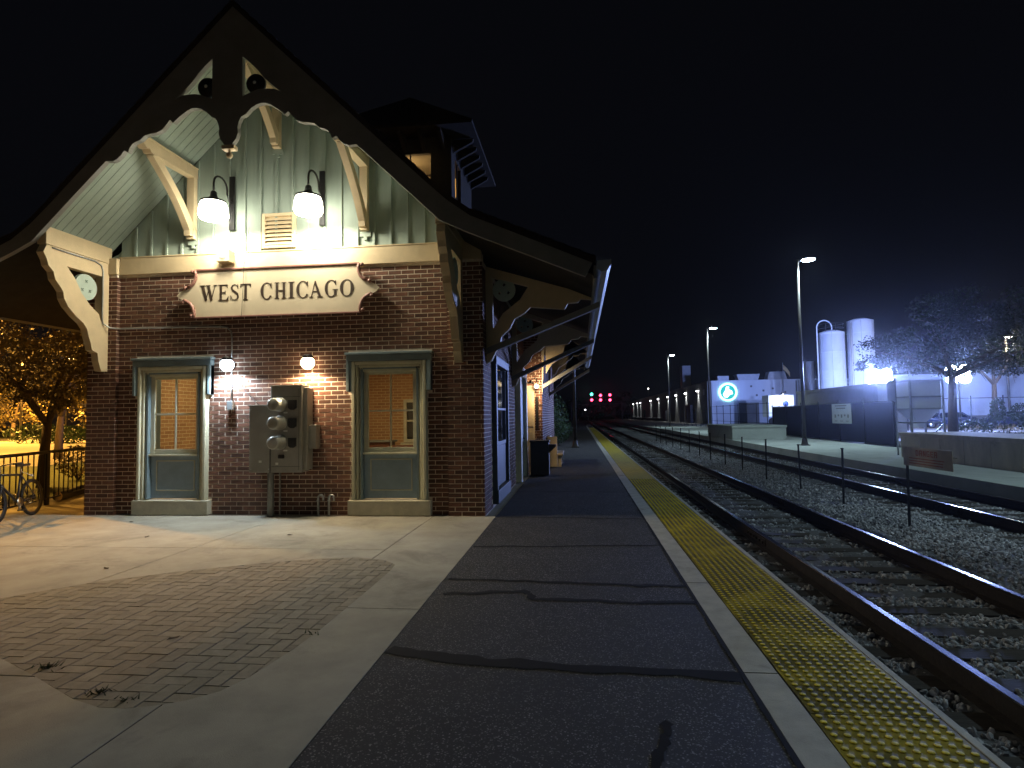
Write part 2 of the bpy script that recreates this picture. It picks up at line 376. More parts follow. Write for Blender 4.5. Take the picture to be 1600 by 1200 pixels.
def clip(poly, x0, x1, y0, y1):
    for ax, lim, sg in ((0, x0, 1), (0, x1, -1), (1, y0, 1), (1, y1, -1)):
        out = []
        for i, p in enumerate(poly):
            q = poly[(i + 1) % len(poly)]; a = sg * (p[ax] - lim); b = sg * (q[ax] - lim)
            if a >= 0: out.append(p)
            if (a >= 0) != (b >= 0): t = a / (a - b); out.append((p[0] + (q[0] - p[0]) * t, p[1] + (q[1] - p[1]) * t))
        poly = out
        if not poly: return []
    return poly
def area(p): return abs(sum(p[i][0] * p[(i + 1) % len(p)][1] - p[(i + 1) % len(p)][0] * p[i][1] for i in range(len(p)))) / 2
w = .113; pv = []
for i in range(-60, -14):
    for j in range(26, 66):
        k = (i - j) % 4
        if k == 0: r = (i * w, (i + 2) * w, j * w, (j + 1) * w)
        elif k == 3: r = (i * w, (i + 1) * w, j * w, (j + 2) * w)
        else: continue
        g = .0045; p = clip(PAV, r[0] + g, r[1] - g, r[2] + g, r[3] - g)
        if p and area(p) > .0015: pv.append((r, p))
pv.sort(key=lambda a: math.hypot((a[0][0] + a[0][1]) / 2, (a[0][2] + a[0][3]) / 2) + (50 if a[0][0] / a[0][2] < -.93 else 0))
rest = MB()
for n, (r, p) in enumerate(pv):
    dz = random.uniform(-.0018, .0018)
    if n < 300: obj('paver', MB().prism(p, -.0052, dz, 'xy'), M_paver, isl)
    else: rest.prism(p, -.0052, dz, 'xy')
tag(obj('paver_field', rest, M_paver, isl), kind='stuff')

for k, (x, y, lb) in enumerate(((-3.62, 3.80, 'larger dark weed tuft at the left rim of the paver island'), (-2.95, 3.47, 'ragged weed patch along the lower rim of the paver island'), (-2.72, 3.40, 'small weed sprig at the lowest point of the paver island'), (-2.1, 4.55, 'tiny weed at the right rim of the paver island'))):
    t = thing('weed_tuft', (x, y, 0), lb, 'weed', 'weeds on the paver rim'); m = MB()
    for q in range((40, 34, 18, 8)[k]):
        a = random.uniform(0, 6.28); d = abs(random.gauss(0, .045)); bx, by = x + d * math.cos(a) * 1.4, y + d * math.sin(a); l = random.uniform(.02, .05); u = random.uniform(0, 6.28)
        m.add([(bx - .006, by, .0), (bx + .006, by, .0), (bx + l * math.cos(u) * .8, by + l * math.sin(u) * .8, l * .6)], [(0, 1, 2)])
    tag(obj('blades', m, M_shrub, t, recalc=False), kind='stuff')
for x, y, lb in ((-5.35, 6.35, 'dry leaf on the concrete just above the paver island, left side'), (-6.2, 8.1, 'dry leaf on the concrete out from the left window'), (-4.15, 8.3, 'dry leaf on the concrete below the meter cabinet'), (-3.1, 4.35, 'dry leaf lying on the pavers'), (-7.4, 9.3, 'dry leaf near the foot of the left brick pilaster')):
    t = thing('fallen_leaf', (x, y, 0), lb, 'leaf', 'dry leaves on the paving'); a = random.uniform(0, 3)
    P_ = [(-.05, 0, .006), (-.015, -.022, .014), (.03, -.014, .008), (.05, .002, .016), (.02, .02, .008), (-.02, .018, .016)]
    obj('blade', MB().add([(x + p[0] * math.cos(a) - p[1] * math.sin(a), y + p[0] * math.sin(a) + p[1] * math.cos(a), p[2]) for p in P_] + [(x, y, .004)], [(0, 1, 6), (1, 2, 6), (2, 3, 6), (3, 4, 6), (4, 5, 6), (5, 0, 6)]), M_bark, t, recalc=False)
# ballast, tracks
bed = MB(); gx = np.arange(1.94, 9.25, .24); gy = np.concatenate([np.arange(0, 30, .4), np.arange(30, 260, 4)])
hv = rng.normal(0, .012, (len(gx), len(gy)))
def bedz(x): return -.27 - (.05 if x < 2.1 else 0) + (.02 * math.exp(-((x - 5.3) / .8) ** 2) if 4 < x < 6.5 else 0) - (.06 if 8.85 < x else 0)
bed.add([(x, y, bedz(x) + hv[i, j]) for i, x in enumerate(gx) for j, y in enumerate(gy)],
        [(i * len(gy) + j, (i + 1) * len(gy) + j, (i + 1) * len(gy) + j + 1, i * len(gy) + j + 1) for i in range(len(gx) - 1) for j in range(len(gy) - 1)])
struct('ballast_bed', bed, M_bed)
RAILS = [2.565, 4.03, 6.70, 8.165]
tie0 = None
def track(xa, xb, y0, y1, ytie):
    global tie0
    t = thing('railway_track', ((xa + xb) / 2, 0, 0), None, None, kind='structure')
    for x in (xa, xb):
        m = MB(); pr = [(-.07, -.255), (.07, -.255), (.07, -.243), (.014, -.225), (.011, -.125), (.036, -.112), (.036, -.088), (-.036, -.088), (-.036, -.112), (-.011, -.125), (-.014, -.225), (-.07, -.243)]
        m.prism([(x + p[0], p[1]) for p in pr], y0, y1, 'xz')
        hd = MB().prism([(x - .033, -.0878), (x + .033, -.0878), (x + .027, -.0805), (x - .027, -.0805)], y0, y1, 'xz')
        ro = obj('rail', m, M_rust, t); obj('rail_head', hd, M_railtop, ro)
    n = 0; y = ytie
    while y < 105:
        if tie0 is None: tie0 = obj('tie', MB().bevbox(-1.3 + (xa + xb) / 2, 1.3 + (xa + xb) / 2, -.115, .115, -.43, -.258, .012), M_tie, t); o = tie0
        else: o = inst(tie0, t, (0, 0, 0))
        o.location = (random.uniform(-.06, .06), y + random.uniform(-.03, .03), random.uniform(-.008, .006)); o.rotation_euler.z = random.uniform(-.015, .015)
        y += .53; n += 1
    return t
tr1 = track(RAILS[0], RAILS[1], -1, 260, .4); tr2 = track(RAILS[2], RAILS[3], -1, 260, .2)
for x, yj in ((RAILS[0], 9.3), (RAILS[1], 13.1), (RAILS[0], 24), (RAILS[1], 27), (RAILS[2], 12), (RAILS[3], 17)):
    m = MB()
    for sx in (-1, 1):
        m.bevbox(x + sx * .014 - .012, x + sx * .014 + .012, yj - .45, yj + .45, -.222, -.128, .005)
    jb = obj('joint_bar', m, M_rust, tr1 if x < 5 else tr2)
    b = MB()
    for sx in (-1, 1):
        for q in (-.37, -.22, -.07, .07, .22, .37): b.lathe([(.0001, 0), (.02, 0), (.02, sx * .022), (.0001, sx * .022)], (x + sx * .026, yj + q, -.175), 6, 'x', sm=False)
    obj('bolt', b, M_rust, jb)
# loose ballast stones: geometry nodes instancing on a cloud of points
ties1 = (np.arange(.4, 105, .53)); ties2 = (np.arange(.2, 105, .53))
pts = []
def scatter(n, x0, x1, y0, y1):
    x = rng.uniform(x0, x1, n); y = rng.uniform(y0, y1, n)
    keep = np.ones(n, bool)
    for rx in RAILS: keep &= np.abs(x - rx) > .085
    onall = np.zeros(n, bool)
    for (a, b), tt in (((RAILS[0], RAILS[1]), ties1), ((RAILS[2], RAILS[3]), ties2)):
        c = (a + b) / 2; on = (np.abs(x - c) < 1.33)
        d = np.abs(y[:, None] - tt[None, :]).min(1) if n < 40000 else np.array([np.abs(tt - q).min() for q in y])
        keep &= ~(on & (d < .130) & (rng.random(n) > .04)); onall |= on
    z = np.array([bedz(q) for q in x]) + rng.normal(.004, .012, n) - .012 * onall
    pts.append(np.stack([x, y, z], 1)[keep])
scatter(14000, 1.97, 4.6, 1.5, 7); scatter(16000, 1.97, 9.1, 5, 13); scatter(13000, 4.2, 9.1, 5, 13); scatter(13000, 1.97, 9.1, 13, 24); scatter(8000, 1.97, 9.1, 24, 45)
P = np.concatenate(pts)
me = bpy.data.meshes.new('ballast_stones'); me.vertices.add(len(P)); me.vertices.foreach_set('co', P.ravel()); me.update()
bs = bpy.data.objects.new('ballast_stones', me); C.objects.link(bs); tag(bs, kind='stuff'); bs['label'] = 'grey crushed stone ballast around the ties and rails'
ng = bpy.data.node_groups.new('stones', 'GeometryNodeTree')
ng.interface.new_socket('Geometry', in_out='INPUT', socket_type='NodeSocketGeometry'); ng.interface.new_socket('Geometry', in_out='OUTPUT', socket_type='NodeSocketGeometry')
N = ng.nodes; L = ng.links; gi = N.new('NodeGroupInput'); go = N.new('NodeGroupOutput')
ico = N.new('GeometryNodeMeshIcoSphere'); ico.inputs['Radius'].default_value = .026; ico.inputs['Subdivisions'].default_value = 1
sm_ = N.new('GeometryNodeSetMaterial'); sm_.inputs['Material'].default_value = M_stone
mp = N.new('GeometryNodeMeshToPoints'); ip = N.new('GeometryNodeInstanceOnPoints')
rv = N.new('FunctionNodeRandomValue'); rv.data_type = 'FLOAT_VECTOR'; rv.inputs[1].default_value = (6.3, 6.3, 6.3)
rs = N.new('FunctionNodeRandomValue'); rs.data_type = 'FLOAT_VECTOR'; rs.inputs[0].default_value = (.55, .5, .4); rs.inputs[1].default_value = (1.6, 1.2, .9); rs.inputs['Seed'].default_value = 5
L.new(gi.outputs[0], mp.inputs[0]); L.new(mp.outputs[0], ip.inputs['Points']); L.new(ico.outputs[0], sm_.inputs[0]); L.new(sm_.outputs[0], ip.inputs['Instance'])
L.new(rv.outputs[0], ip.inputs['Rotation']); L.new(rs.outputs[0], ip.inputs['Scale']); L.new(ip.outputs[0], go.inputs[0])
bs.modifiers.new('stones', 'NODES').node_group = ng

# far platform, yard behind it
fp = struct('far_platform', MB().box(9.2, 14.1, 4, 78, -.36, -.012), M_concfar)
yy = np.arange(4, 79, 3.7)
for a, b in zip(yy, yy[1:]):
    obj('slab', MB().bevbox(9.205, 14.095, a + .006, b - .006, -.012, .0, .004), M_concfar, fp)
struct('yard', MB().box(14.1, 160, 2, 250, -.35, -.03).box(9.2, 14.1, 78, 250, -.35, -.05), M_road)

# ============================================================ STATION
DY = 10.05
RX = -5.25
st = thing('train_station', (RX, DY, 0), 'old brick train station with a steep gable, sage siding and carved dark bargeboard', 'train station')
WIN = (-7.20, -3.225)
def wall_m(y0, y1, mi=0):
    m = MB(); xs = [-8.82]
    e = []
    for c in WIN: e += [c - .52, c + .52]
    m.box(-8.82, e[0], y0, y1, -.02, 4.66); m.box(e[1], e[2], y0, y1, -.02, 4.66); m.box(e[3], -1.62, y0, y1, -.02, 4.66)
    for c in WIN: m.box(c - .52, c + .52, y0, y1, -.02, .27); m.box(c - .52, c + .52, y0, y1, 2.56, 4.66)
    return m
fw = obj('front_wall', wall_m(10.053, 10.34).box(-8.85, -8.305, 9.973, 10.053, -.02, 4.33).box(-2.195, -1.592, 9.973, 10.053, -.02, 4.33), M_mortar, st)
CH = .0766; BL = .230; J = .0128
bricks = []
def course_bricks(x0, x1, z, odd, blocks):
    out = []; x = x0 - (BL / 2 if odd else 0)
    while x < x1:
        a, b = max(x, x0), min(x + BL - J, x1); segs = [(a, b)]
        for bx0, bx1, bz0, bz1 in blocks:
            if z + CH - J > bz0 and z < bz1:
                ns = []
                for s, e in segs:
                    if e <= bx0 or s >= bx1: ns.append((s, e))
                    else:
                        if s < bx0: ns.append((s, bx0))
                        if e > bx1: ns.append((bx1, e))
                segs = ns
        out += [(s, e) for s, e in segs if e - s > .018]
        x += BL
    return out
blk = []
for c in WIN: blk += [(c - .73, c + .73, 0, .27), (c - .665, c + .665, 0, 2.65), (c - .745, c + .745, 2.12, 2.785)]
for k in range(56):
    z = .008 + k * CH
    for s, e in course_bricks(-8.30, -2.20, z, k % 2, blk): bricks.append((s, e, 10.05, 10.064, z, z + CH - J))
    for s, e in course_bricks(-8.86, -8.30, z, k % 2, []): bricks.append((s, e, 9.97, 9.984, z, z + CH - J))
    for s, e in course_bricks(-2.20, -1.585, z, k % 2, []): bricks.append((s, e, 9.97, 9.984, z, z + CH - J))
cand = [b for b in bricks if b[1] - b[0] > .2]
cand.sort(key=lambda b: (b[0] + 1) ** 2 * .5 + (b[4] - 1.65) ** 2 * .3)
single = set(cand[:300]); rest = MB(); bcache = {}
for b in bricks:
    dy = random.uniform(-.0015, .0015)
    if b in single:
        key = round(b[1] - b[0], 3)
        if key not in bcache:
            w_ = key; bcache[key] = obj('brick', MB().bevbox(0, w_, 0, .014, 0, CH - J, .002), M_brick, fw); o = bcache[key]
            o.data.transform(Matrix.Translation(Vector(ROOT[st.name])))
        else: o = inst(bcache[key], fw, (0, 0, 0))
        o.location = (b[0] - RX, b[2] + dy - DY, b[4])
    else: rest.box(b[0], b[1], b[2] + dy, b[3], b[4], b[5])
tag(obj('brickwork', rest, M_brick, fw), kind='stuff')
# pilaster return bricks (left one lit, seen from the right)
pr = MB()
for k in range(56):
    z = .008 + k * CH
    pr.box(-8.302, -8.296, 9.972, 10.049, z, z + CH - J); pr.box(-2.204, -2.198, 9.972, 10.049, z, z + CH - J)
tag(obj('pilaster_bricks', pr, M_brick, fw), kind='stuff')
for k_, v in bcache.items(): v.data.transform(Matrix.Identity(4))

# platform side wall and bay
sw = obj('side_wall', MB().box(-1.62, -1.592, 10.062, 11.1, -.02, 4.33).box(-1.62, -1.592, 12.75, 17.45, -.02, 4.33).box(-1.62, -1.592, 11.1, 12.75, 2.6, 4.33).box(-1.62, -1.592, 11.1, 12.75, -.02, .3)
         .box(-1.62, -1.07, 17.46, 25.5, -.02, 4.1).box(-9.2, -1.63, 25.6, 25.9, 0, 4.6).box(-8.9, -8.83, 10.35, 25.5, 0, 4.6), M_mortar, st)
sb = MB()
for k in range(55):
    z = .008 + k * CH; y = 9.985 - (BL / 2 if k % 2 else 0)
    while y < 17.4:
        a, b = max(y, 9.986), min(y + BL - J, 17.44)
        if not ((b > 10.93 and a < 12.9 and z < 2.8) or (b > 15.0 and a < 17.0 and z < 2.95)): sb.box(-1.594, -1.582, a, b, z, z + CH - J)
        y += BL
    x = -1.58 - (BL / 2 if k % 2 else 0)
    while x < -1.06:
        a, b = max(x, -1.578), min(x + BL - J, -1.065)
        if b - a > .02 and not (z < 2.5 and b < -1.27): sb.box(a, b, 17.444, 17.462, z, z + CH - J)
        x += BL
    y = 17.46
    while y < 25.4: sb.box(-1.072, -1.058, y, y + BL - J, z, z + CH - J); y += BL
tag(obj('side_brickwork', sb, M_brick, sw), kind='stuff')

# gable siding
gb = [(-8.75, 4.64), (-1.75, 4.64), (-2.05, 4.70), (RX, 7.82), (-8.45, 4.70)]
obj('gable_wall', MB().prism([(-8.6, 4.645), (-1.9, 4.645), (-2.12, 4.74), (RX, 7.78), (-8.38, 4.74)], 10.085, 10.3, 'xz'), M_siding, st)
def roofz(x):                                     # underside line of the steep slope
    return 8.22 - .972 * abs(x - RX) - .30
x = -8.15; sp = .3; i = 0
while x < -2.2:
    a, b = x - sp / 2 + .006, x + sp / 2 - .006
    za, zb = roofz(a), roofz(b)
    if min(za, zb) > 4.7:
        pg = [(a, 4.65), (b, 4.65), (b, zb)] + ([(RX, roofz(RX))] if a < RX < b else []) + [(a, za)]
        obj('siding_board', MB().prism(pg, 10.062, 10.084, 'xz'), M_siding, st)
    zx = roofz(x + sp / 2)
    if zx > 4.74: obj('batten', MB().bevbox(x + sp / 2 - .022, x + sp / 2 + .022, 10.032, 10.0615, 4.652, zx - .03, .004), M_siding, st)
    x += sp
# frieze band
obj('frieze', MB().bevbox(-8.28, -2.22, 10.0, 10.07, 4.335, 4.645, .006).box(-8.28, -2.22, 9.99, 10.06, 4.64, 4.662), M_cream, st)
obj('frieze_cap', MB().bevbox(-8.84, -8.285, 9.93, 10.06, 4.335, 4.63, .006), M_cream, st)
obj('frieze_cap', MB().bevbox(-2.215, -1.60, 9.93, 10.06, 4.335, 4.66, .006), M_cream, st)

# roof: steep slopes that kick out into flared eaves
half = [(0, 8.22), (3.05, 5.255), (3.38, 4.95), (3.72, 4.70), (5.53, 3.90)]
def slope(sg, y0, y1, t0, t1):
    top = [(RX + sg * a, z - t0) for a, z in half]; bot = [(RX + sg * a, z - t1) for a, z in half]
    return MB().prism(top + bot[::-1], y0, y1, 'xz')
obj('roof', slope(1, 8.54, 26.5, 0, .10).prism([(RX, 8.221), (RX - 3.05, 5.256), (RX - 3.38, 4.951), (RX - 3.72, 4.701), (RX - 5.53, 3.9), (RX - 5.53, 3.8), (RX - 3.72, 4.6), (RX - 3.38, 4.85), (RX - 3.05, 5.155), (RX - .001, 8.12)], 8.54, 26.5, 'xz'), M_shingle, st)
rc = MB()   # shingle courses as thin steps on both slopes
for sg in (1, -1):
    for a0, z0, a1, z1 in ((0, 8.22, 3.05, 5.255), (3.72, 4.70, 5.53, 3.90)):
        n = int(math.hypot(a1 - a0, z1 - z0) / .2)
        for q in range(n):
            t, u = q / n, (q + 1) / n
            A = (RX + sg * (a0 + (a1 - a0) * t), z0 + (z1 - z0) * t + .004); B = (RX + sg * (a0 + (a1 - a0) * u), z0 + (z1 - z0) * u + .004)
            rc.add([(A[0], 8.53, A[1]), (A[0], 26.51, A[1]), (B[0], 26.51, B[1] + .018), (B[0], 8.53, B[1] + .018), (B[0], 8.53, B[1]), (B[0], 26.51, B[1])], [(0, 1, 2, 3), (3, 2, 5, 4)])
tag(obj('shingles', rc, M_shingle, st), kind='stuff')
# soffit boards under the gable overhang, and behind the wall
for sg in (-1, 1):
    for q in range(10):
        y0 = 8.63 + q * .143; a, b = RX + sg * .02, RX + sg * 3.36
        obj('soffit_board', MB().prism([(a, roofz(a) + .03), (b, roofz(b) + .03), (b, roofz(b) + .002), (a, roofz(a) + .002)], y0 + .004, y0 + .139, 'xz'), M_soffit, st)
    ev = [(RX + sg * 3.38, 4.66), (RX + sg * 3.72, 4.47), (RX + sg * 5.50, 3.68), (RX + sg * 5.50, 3.66), (RX + sg * 3.7, 4.44), (RX + sg * 3.38, 4.63)]
    obj('eave_soffit', MB().prism(ev, 8.64, 26.4, 'xz'), M_shadewood, st)  # underside shade is put into this dark colour
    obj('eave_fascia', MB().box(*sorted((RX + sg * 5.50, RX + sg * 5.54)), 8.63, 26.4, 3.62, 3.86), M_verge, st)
# bargeboard
vR = [(-5.24, 5.91), (-5.17, 6.0), (-5.14, 6.09), (-5.15, 6.17), (-5.13, 6.26), (-5.09, 6.34), (-5.02, 6.37), (-4.93, 6.46), (-4.85, 6.51), (-4.77, 6.53), (-4.70, 6.53), (-4.62, 6.50), (-4.5, 6.42), (-4.38, 6.32), (-4.33, 6.37), (-4.27, 6.30), (-4.20, 6.22), (-4.1, 6.18),
      (-4.0, 6.17), (-3.91, 6.15), (-3.83, 6.08), (-3.76, 6.06), (-3.70, 6.03), (-3.65, 5.96), (-3.63, 5.90), (-3.56, 5.93), (-3.51, 5.86), (-3.44, 5.80), (-3.37, 5.77), (-3.25, 5.78)]
lin = [(-2.78, 5.33), (-1.99, 4.56), (-1.62, 4.38), (.13, 3.63), (.27, 3.89)]
VX = -5.30
right = vR + lin
left = [(2 * VX - x, z) for x, z in right][::-1]
out = [(-5.30, 8.195)] + [(-8.27, 5.24), (-8.62, 4.93), (-8.98, 4.68)][0:0]
top_r = [(-5.25, 8.195), (-2.2, 5.235), (-1.87, 4.935), (-1.53, 4.685)]
top_l = [(-10.5 - x, z) for x, z in top_r]
left = [(max(x, -10.77), z) for x, z in left]
outer = top_r + right[::-1] + [(-5.30, 5.86)] + left[::-1] + top_l[::-1][:-1]
hR = [(-5.075, 7.30), (-4.96, 7.2), (-4.85, 7.09), (-4.74, 6.95), (-4.6, 6.82), (-4.44, 6.69), (-4.56, 6.74), (-4.67, 6.755), (-4.8, 6.755), (-4.90, 6.73), (-5.0, 6.69), (-5.075, 6.66)]
hL = [(2 * -5.325 - x, z) for x, z in hR]
vb = obj('bargeboard', MB().prism(outer, 8.545, 8.625, 'xz', holes=[hL, hR]), M_verge, st)
for cx in (-5.67, -4.87):
    obj('rosette', MB().lathe([(.0001, -.02), (.05, -.02), (.06, 0), (.145, 0), (.155, .02), (.155, .06), (.0001, .06)], (cx, 8.55, 6.86), 24, 'y'), M_dark, vb)
    obj('rosette_boss', MB().lathe([(.0001, -.012), (.022, -.008), (.028, 0)], (cx, 8.53, 6.86), 10, 'y'), M_label, vb)
obj('pendant', MB().box(-5.40, -5.20, 8.53, 8.64, 5.84, 5.90).ball((-5.30, 8.585, 5.76), .05).tube([(-5.30, 8.585, 5.86), (-5.30, 8.585, 5.78)], .02), M_cream, vb)
# bottom plate of the gable overhang and the big scroll brackets
OUT = [(8.66, 4.53), (8.60, 4.40), (8.67, 4.29), (8.70, 4.20), (8.80, 4.12), (8.83, 4.0), (8.94, 3.89), (8.99, 3.83), (9.01, 3.72), (9.09, 3.60), (9.26, 3.46), (9.41, 3.37), (9.49, 3.28), (9.53, 3.15), (9.58, 3.03), (9.61, 2.92), (9.73, 2.88), (9.75, 2.74), (9.82, 2.57), (9.96, 2.57), (9.96, 4.53)]
CUT = [(9.05, 4.27), (9.80, 4.27), (9.79, 3.45), (9.74, 3.58), (9.55, 3.70), (9.36, 3.88), (9.22, 4.10)]
for xf, nm in ((-8.45, 'left'), (-1.92, 'right')):
    x0, x1 = (xf - .13, xf)
    obj('eave_plate', MB().bevbox(xf - .15, xf + .015, 8.63, 10.0, 4.535, 4.83, .008), M_cream, st)
    sbk = obj('scroll_bracket', MB().prism(OUT, x0, x1, 'yz', holes=[CUT]), M_cream, st)
    cl = []
    for a in (90, 215, 325):
        cy, cz = 9.48 + .10 * math.cos(R(a)), 4.01 + .10 * math.sin(R(a))
        cl.append([(cy + (.022 + .016 * math.cos(4 * R(b) + math.pi)) * math.cos(R(b)), cz + (.022 + .016 * math.cos(4 * R(b) + math.pi)) * math.sin(R(b))) for b in range(0, 360, 15)])
    obj('bracket_disc', MB().prism([(9.48 + .235 * math.cos(R(b)), 4.01 + .225 * math.sin(R(b))) for b in range(0, 360, 12)], x0 + .045, x1 - .025, 'yz', holes=cl), M_disc, sbk)
# knee braces under the roof
def brace(xc, zt, zb, hw=.07):
    kb = obj('knee_brace', MB().bevbox(xc - hw, xc + hw, 9.93, 10.03, zb, zt - .17, .006), M_cream, st)
    obj('brace_arm', MB().prism([(8.66, zt - .12), (8.74, zt - .17), (8.80, zt - .15), (8.84, zt - .2), (10.03, zt - .165), (10.03, zt), (8.66, zt)], xc - hw - .002, xc + hw + .002, 'yz').box(xc - hw - .015, xc + hw + .015, 8.68, 10.035, zt, zt + .025), M_cream, kb)
    pts_in, pts_out = [], []
    for i in range(9):
        t = i / 8; y = 9.93 - .95 * t; z = zb + .16 + (zt - zb - .36) * t + .10 * math.sin(math.pi * t) * 0
        bow = .09 * math.sin(math.pi * t)
        pts_out.append((y - .10 + bow, z - .02)); pts_in.append((y + .06 + bow, z + .03))
    poly = [(9.93, zb + .04), (9.85, zb + .04), (9.84, zb + .13)] + pts_out + pts_in[::-1]
    obj('brace_curve', MB().prism(poly, xc - hw + .012, xc + hw - .012, 'yz'), M_cream, kb)
    obj('brace_foot', MB().bevbox(xc - hw - .03, xc + hw + .03, 10.02, 10.06, zb - .09, zb - .005, .004).bevbox(xc - .03, xc + .03, 10.02, 10.06, zb - .15, zb - .09, .004), M_siding, kb)
brace(-6.87, 6.21, 4.92); brace(-3.65, 6.21, 4.92); brace(-5.27, 7.62, 6.50)
# windows
def window(c):
    w_ = obj('window', MB(), M_case, st); 
    def P_(name, m, mt): return obj(name, m, mt, w_)
    P_('sill', MB().bevbox(c - .72, c + .72, 9.93, 10.06, .012, .265, .012), M_sill)
    for i, (o_, in_, y0) in enumerate(((.655, .594, 9.95), (.588, .540, 9.985), (.534, .478, 10.02))):
        m = MB(); m.bevbox(c - o_, c - in_, y0, 10.075 + i * .01, .268, 2.635 - i * .06, .013); m.bevbox(c + in_, c + o_, y0, 10.075 + i * .01, .268, 2.635 - i * .06, .013)
        m.bevbox(c - in_ + .001, c + in_ - .001, y0, 10.075 + i * .01, 2.635 - i * .06 - (o_ - in_), 2.635 - i * .06, .013); P_('casing', m, M_case)
    m = MB()
    for q, y0 in ((0, 9.955), (.035, 9.935)):
        m.bevbox(c - .745 - q * .0, c - .657 - q, y0, 10.06, 2.12, 2.64, .006); m.bevbox(c + .657 + q, c + .745, y0, 10.06, 2.12, 2.64, .006)
    m.bevbox(c - .748, c + .748, 9.94, 10.06, 2.641, 2.745, .008).bevbox(c - .77, c + .77, 9.915, 10.06, 2.746, 2.79, .008)
    P_('hood', m, M_hood)
    P_('reveal', MB().box(c - .51, c - .474, 10.0, 10.33, .28, 2.50).box(c + .474, c + .51, 10.0, 10.33, .28, 2.50).box(c - .474, c + .474, 10.0, 10.33, 2.5, 2.55), M_hood)
    P_('panel', MB().box(c - .474, c + .474, 10.10, 10.14, .285, 1.035), M_panel)
    m = MB()
    for x0, x1, z0, z1 in ((-.37, .37, .94, .958), (-.37, .37, .415, .433), (-.37, -.352, .433, .94), (.352, .37, .433, .94)): m.bevbox(c + x0, c + x1, 10.088, 10.105, z0, z1, .004)
    P_('panel_moulding', m, M_case)
    P_('stool', MB().bevbox(c - .474, c + .474, 10.02, 10.14, 1.036, 1.072, .006), M_case)
    m = MB().bevbox(c - .474, c - .395, 10.07, 10.12, 1.073, 2.5, .006).bevbox(c + .395, c + .474, 10.07, 10.12, 1.073, 2.5, .006)
    m.bevbox(c - .395, c + .395, 10.072, 10.118, 1.073, 1.155, .006).bevbox(c - .395, c + .395, 10.072, 10.118, 2.41, 2.5, .006)
    P_('sash', m, M_case if c < -5 else M_case)
    P_('muntin', MB().bevbox(c - .014, c + .014, 10.078, 10.11, 1.155, 2.41, .004).bevbox(c - .395, c - .014, 10.08, 10.108, 1.768, 1.797, .004).bevbox(c + .014, c + .395, 10.08, 10.108, 1.768, 1.797, .004), M_case)
    for x0, x1 in ((-.395, -.014), (.014, .395)):
        for z0, z1 in ((1.155, 1.768), (1.797, 2.41)): P_('pane', MB().box(c + x0, c + x1, 10.092, 10.096, z0, z1), M_glass)
for c in WIN: window(c)
# side window on the platform wall, side casing and bay trim
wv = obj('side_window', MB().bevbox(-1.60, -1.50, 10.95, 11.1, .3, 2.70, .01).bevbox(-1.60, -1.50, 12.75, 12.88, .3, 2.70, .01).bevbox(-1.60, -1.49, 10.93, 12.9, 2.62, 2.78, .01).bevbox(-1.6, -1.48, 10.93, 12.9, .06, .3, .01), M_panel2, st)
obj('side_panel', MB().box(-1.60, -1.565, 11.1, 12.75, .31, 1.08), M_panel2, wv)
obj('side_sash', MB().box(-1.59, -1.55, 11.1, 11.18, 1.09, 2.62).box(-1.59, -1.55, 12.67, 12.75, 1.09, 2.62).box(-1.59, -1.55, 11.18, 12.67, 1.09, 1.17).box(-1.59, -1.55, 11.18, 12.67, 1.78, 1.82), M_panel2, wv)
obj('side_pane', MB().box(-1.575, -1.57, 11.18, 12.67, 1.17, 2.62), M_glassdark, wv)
dr = obj('side_door', MB().bevbox(-1.6, -1.45, 15.0, 15.3, 0, 2.95, .01).bevbox(-1.6, -1.45, 16.7, 17.0, 0, 2.95, .01).bevbox(-1.6, -1.45, 15.3, 16.7, 2.7, 2.95, .01), M_case, st)
obj('door_leaf', MB().box(-1.59, -1.55, 15.3, 16.7, .02, 2.7), M_panel, dr)
obj('door_handle', MB().tube([(-1.55, 16.5, 1.05), (-1.49, 16.5, 1.05), (-1.49, 16.4, 1.05)], .012), M_dark, dr)
obj('bay_trim', MB().bevbox(-1.55, -1.28, 17.40, 17.46, .02, 2.52, .008).bevbox(-1.5, -1.33, 17.385, 17.40, .3, 1.2, .004).bevbox(-1.5, -1.33, 17.385, 17.40, 1.35, 2.35, .004), M_cream, st)
obj('bay_louvre', MB().box(-1.25, -1.17, 17.42, 17.46, 1.3, 2.2), M_dark, st)
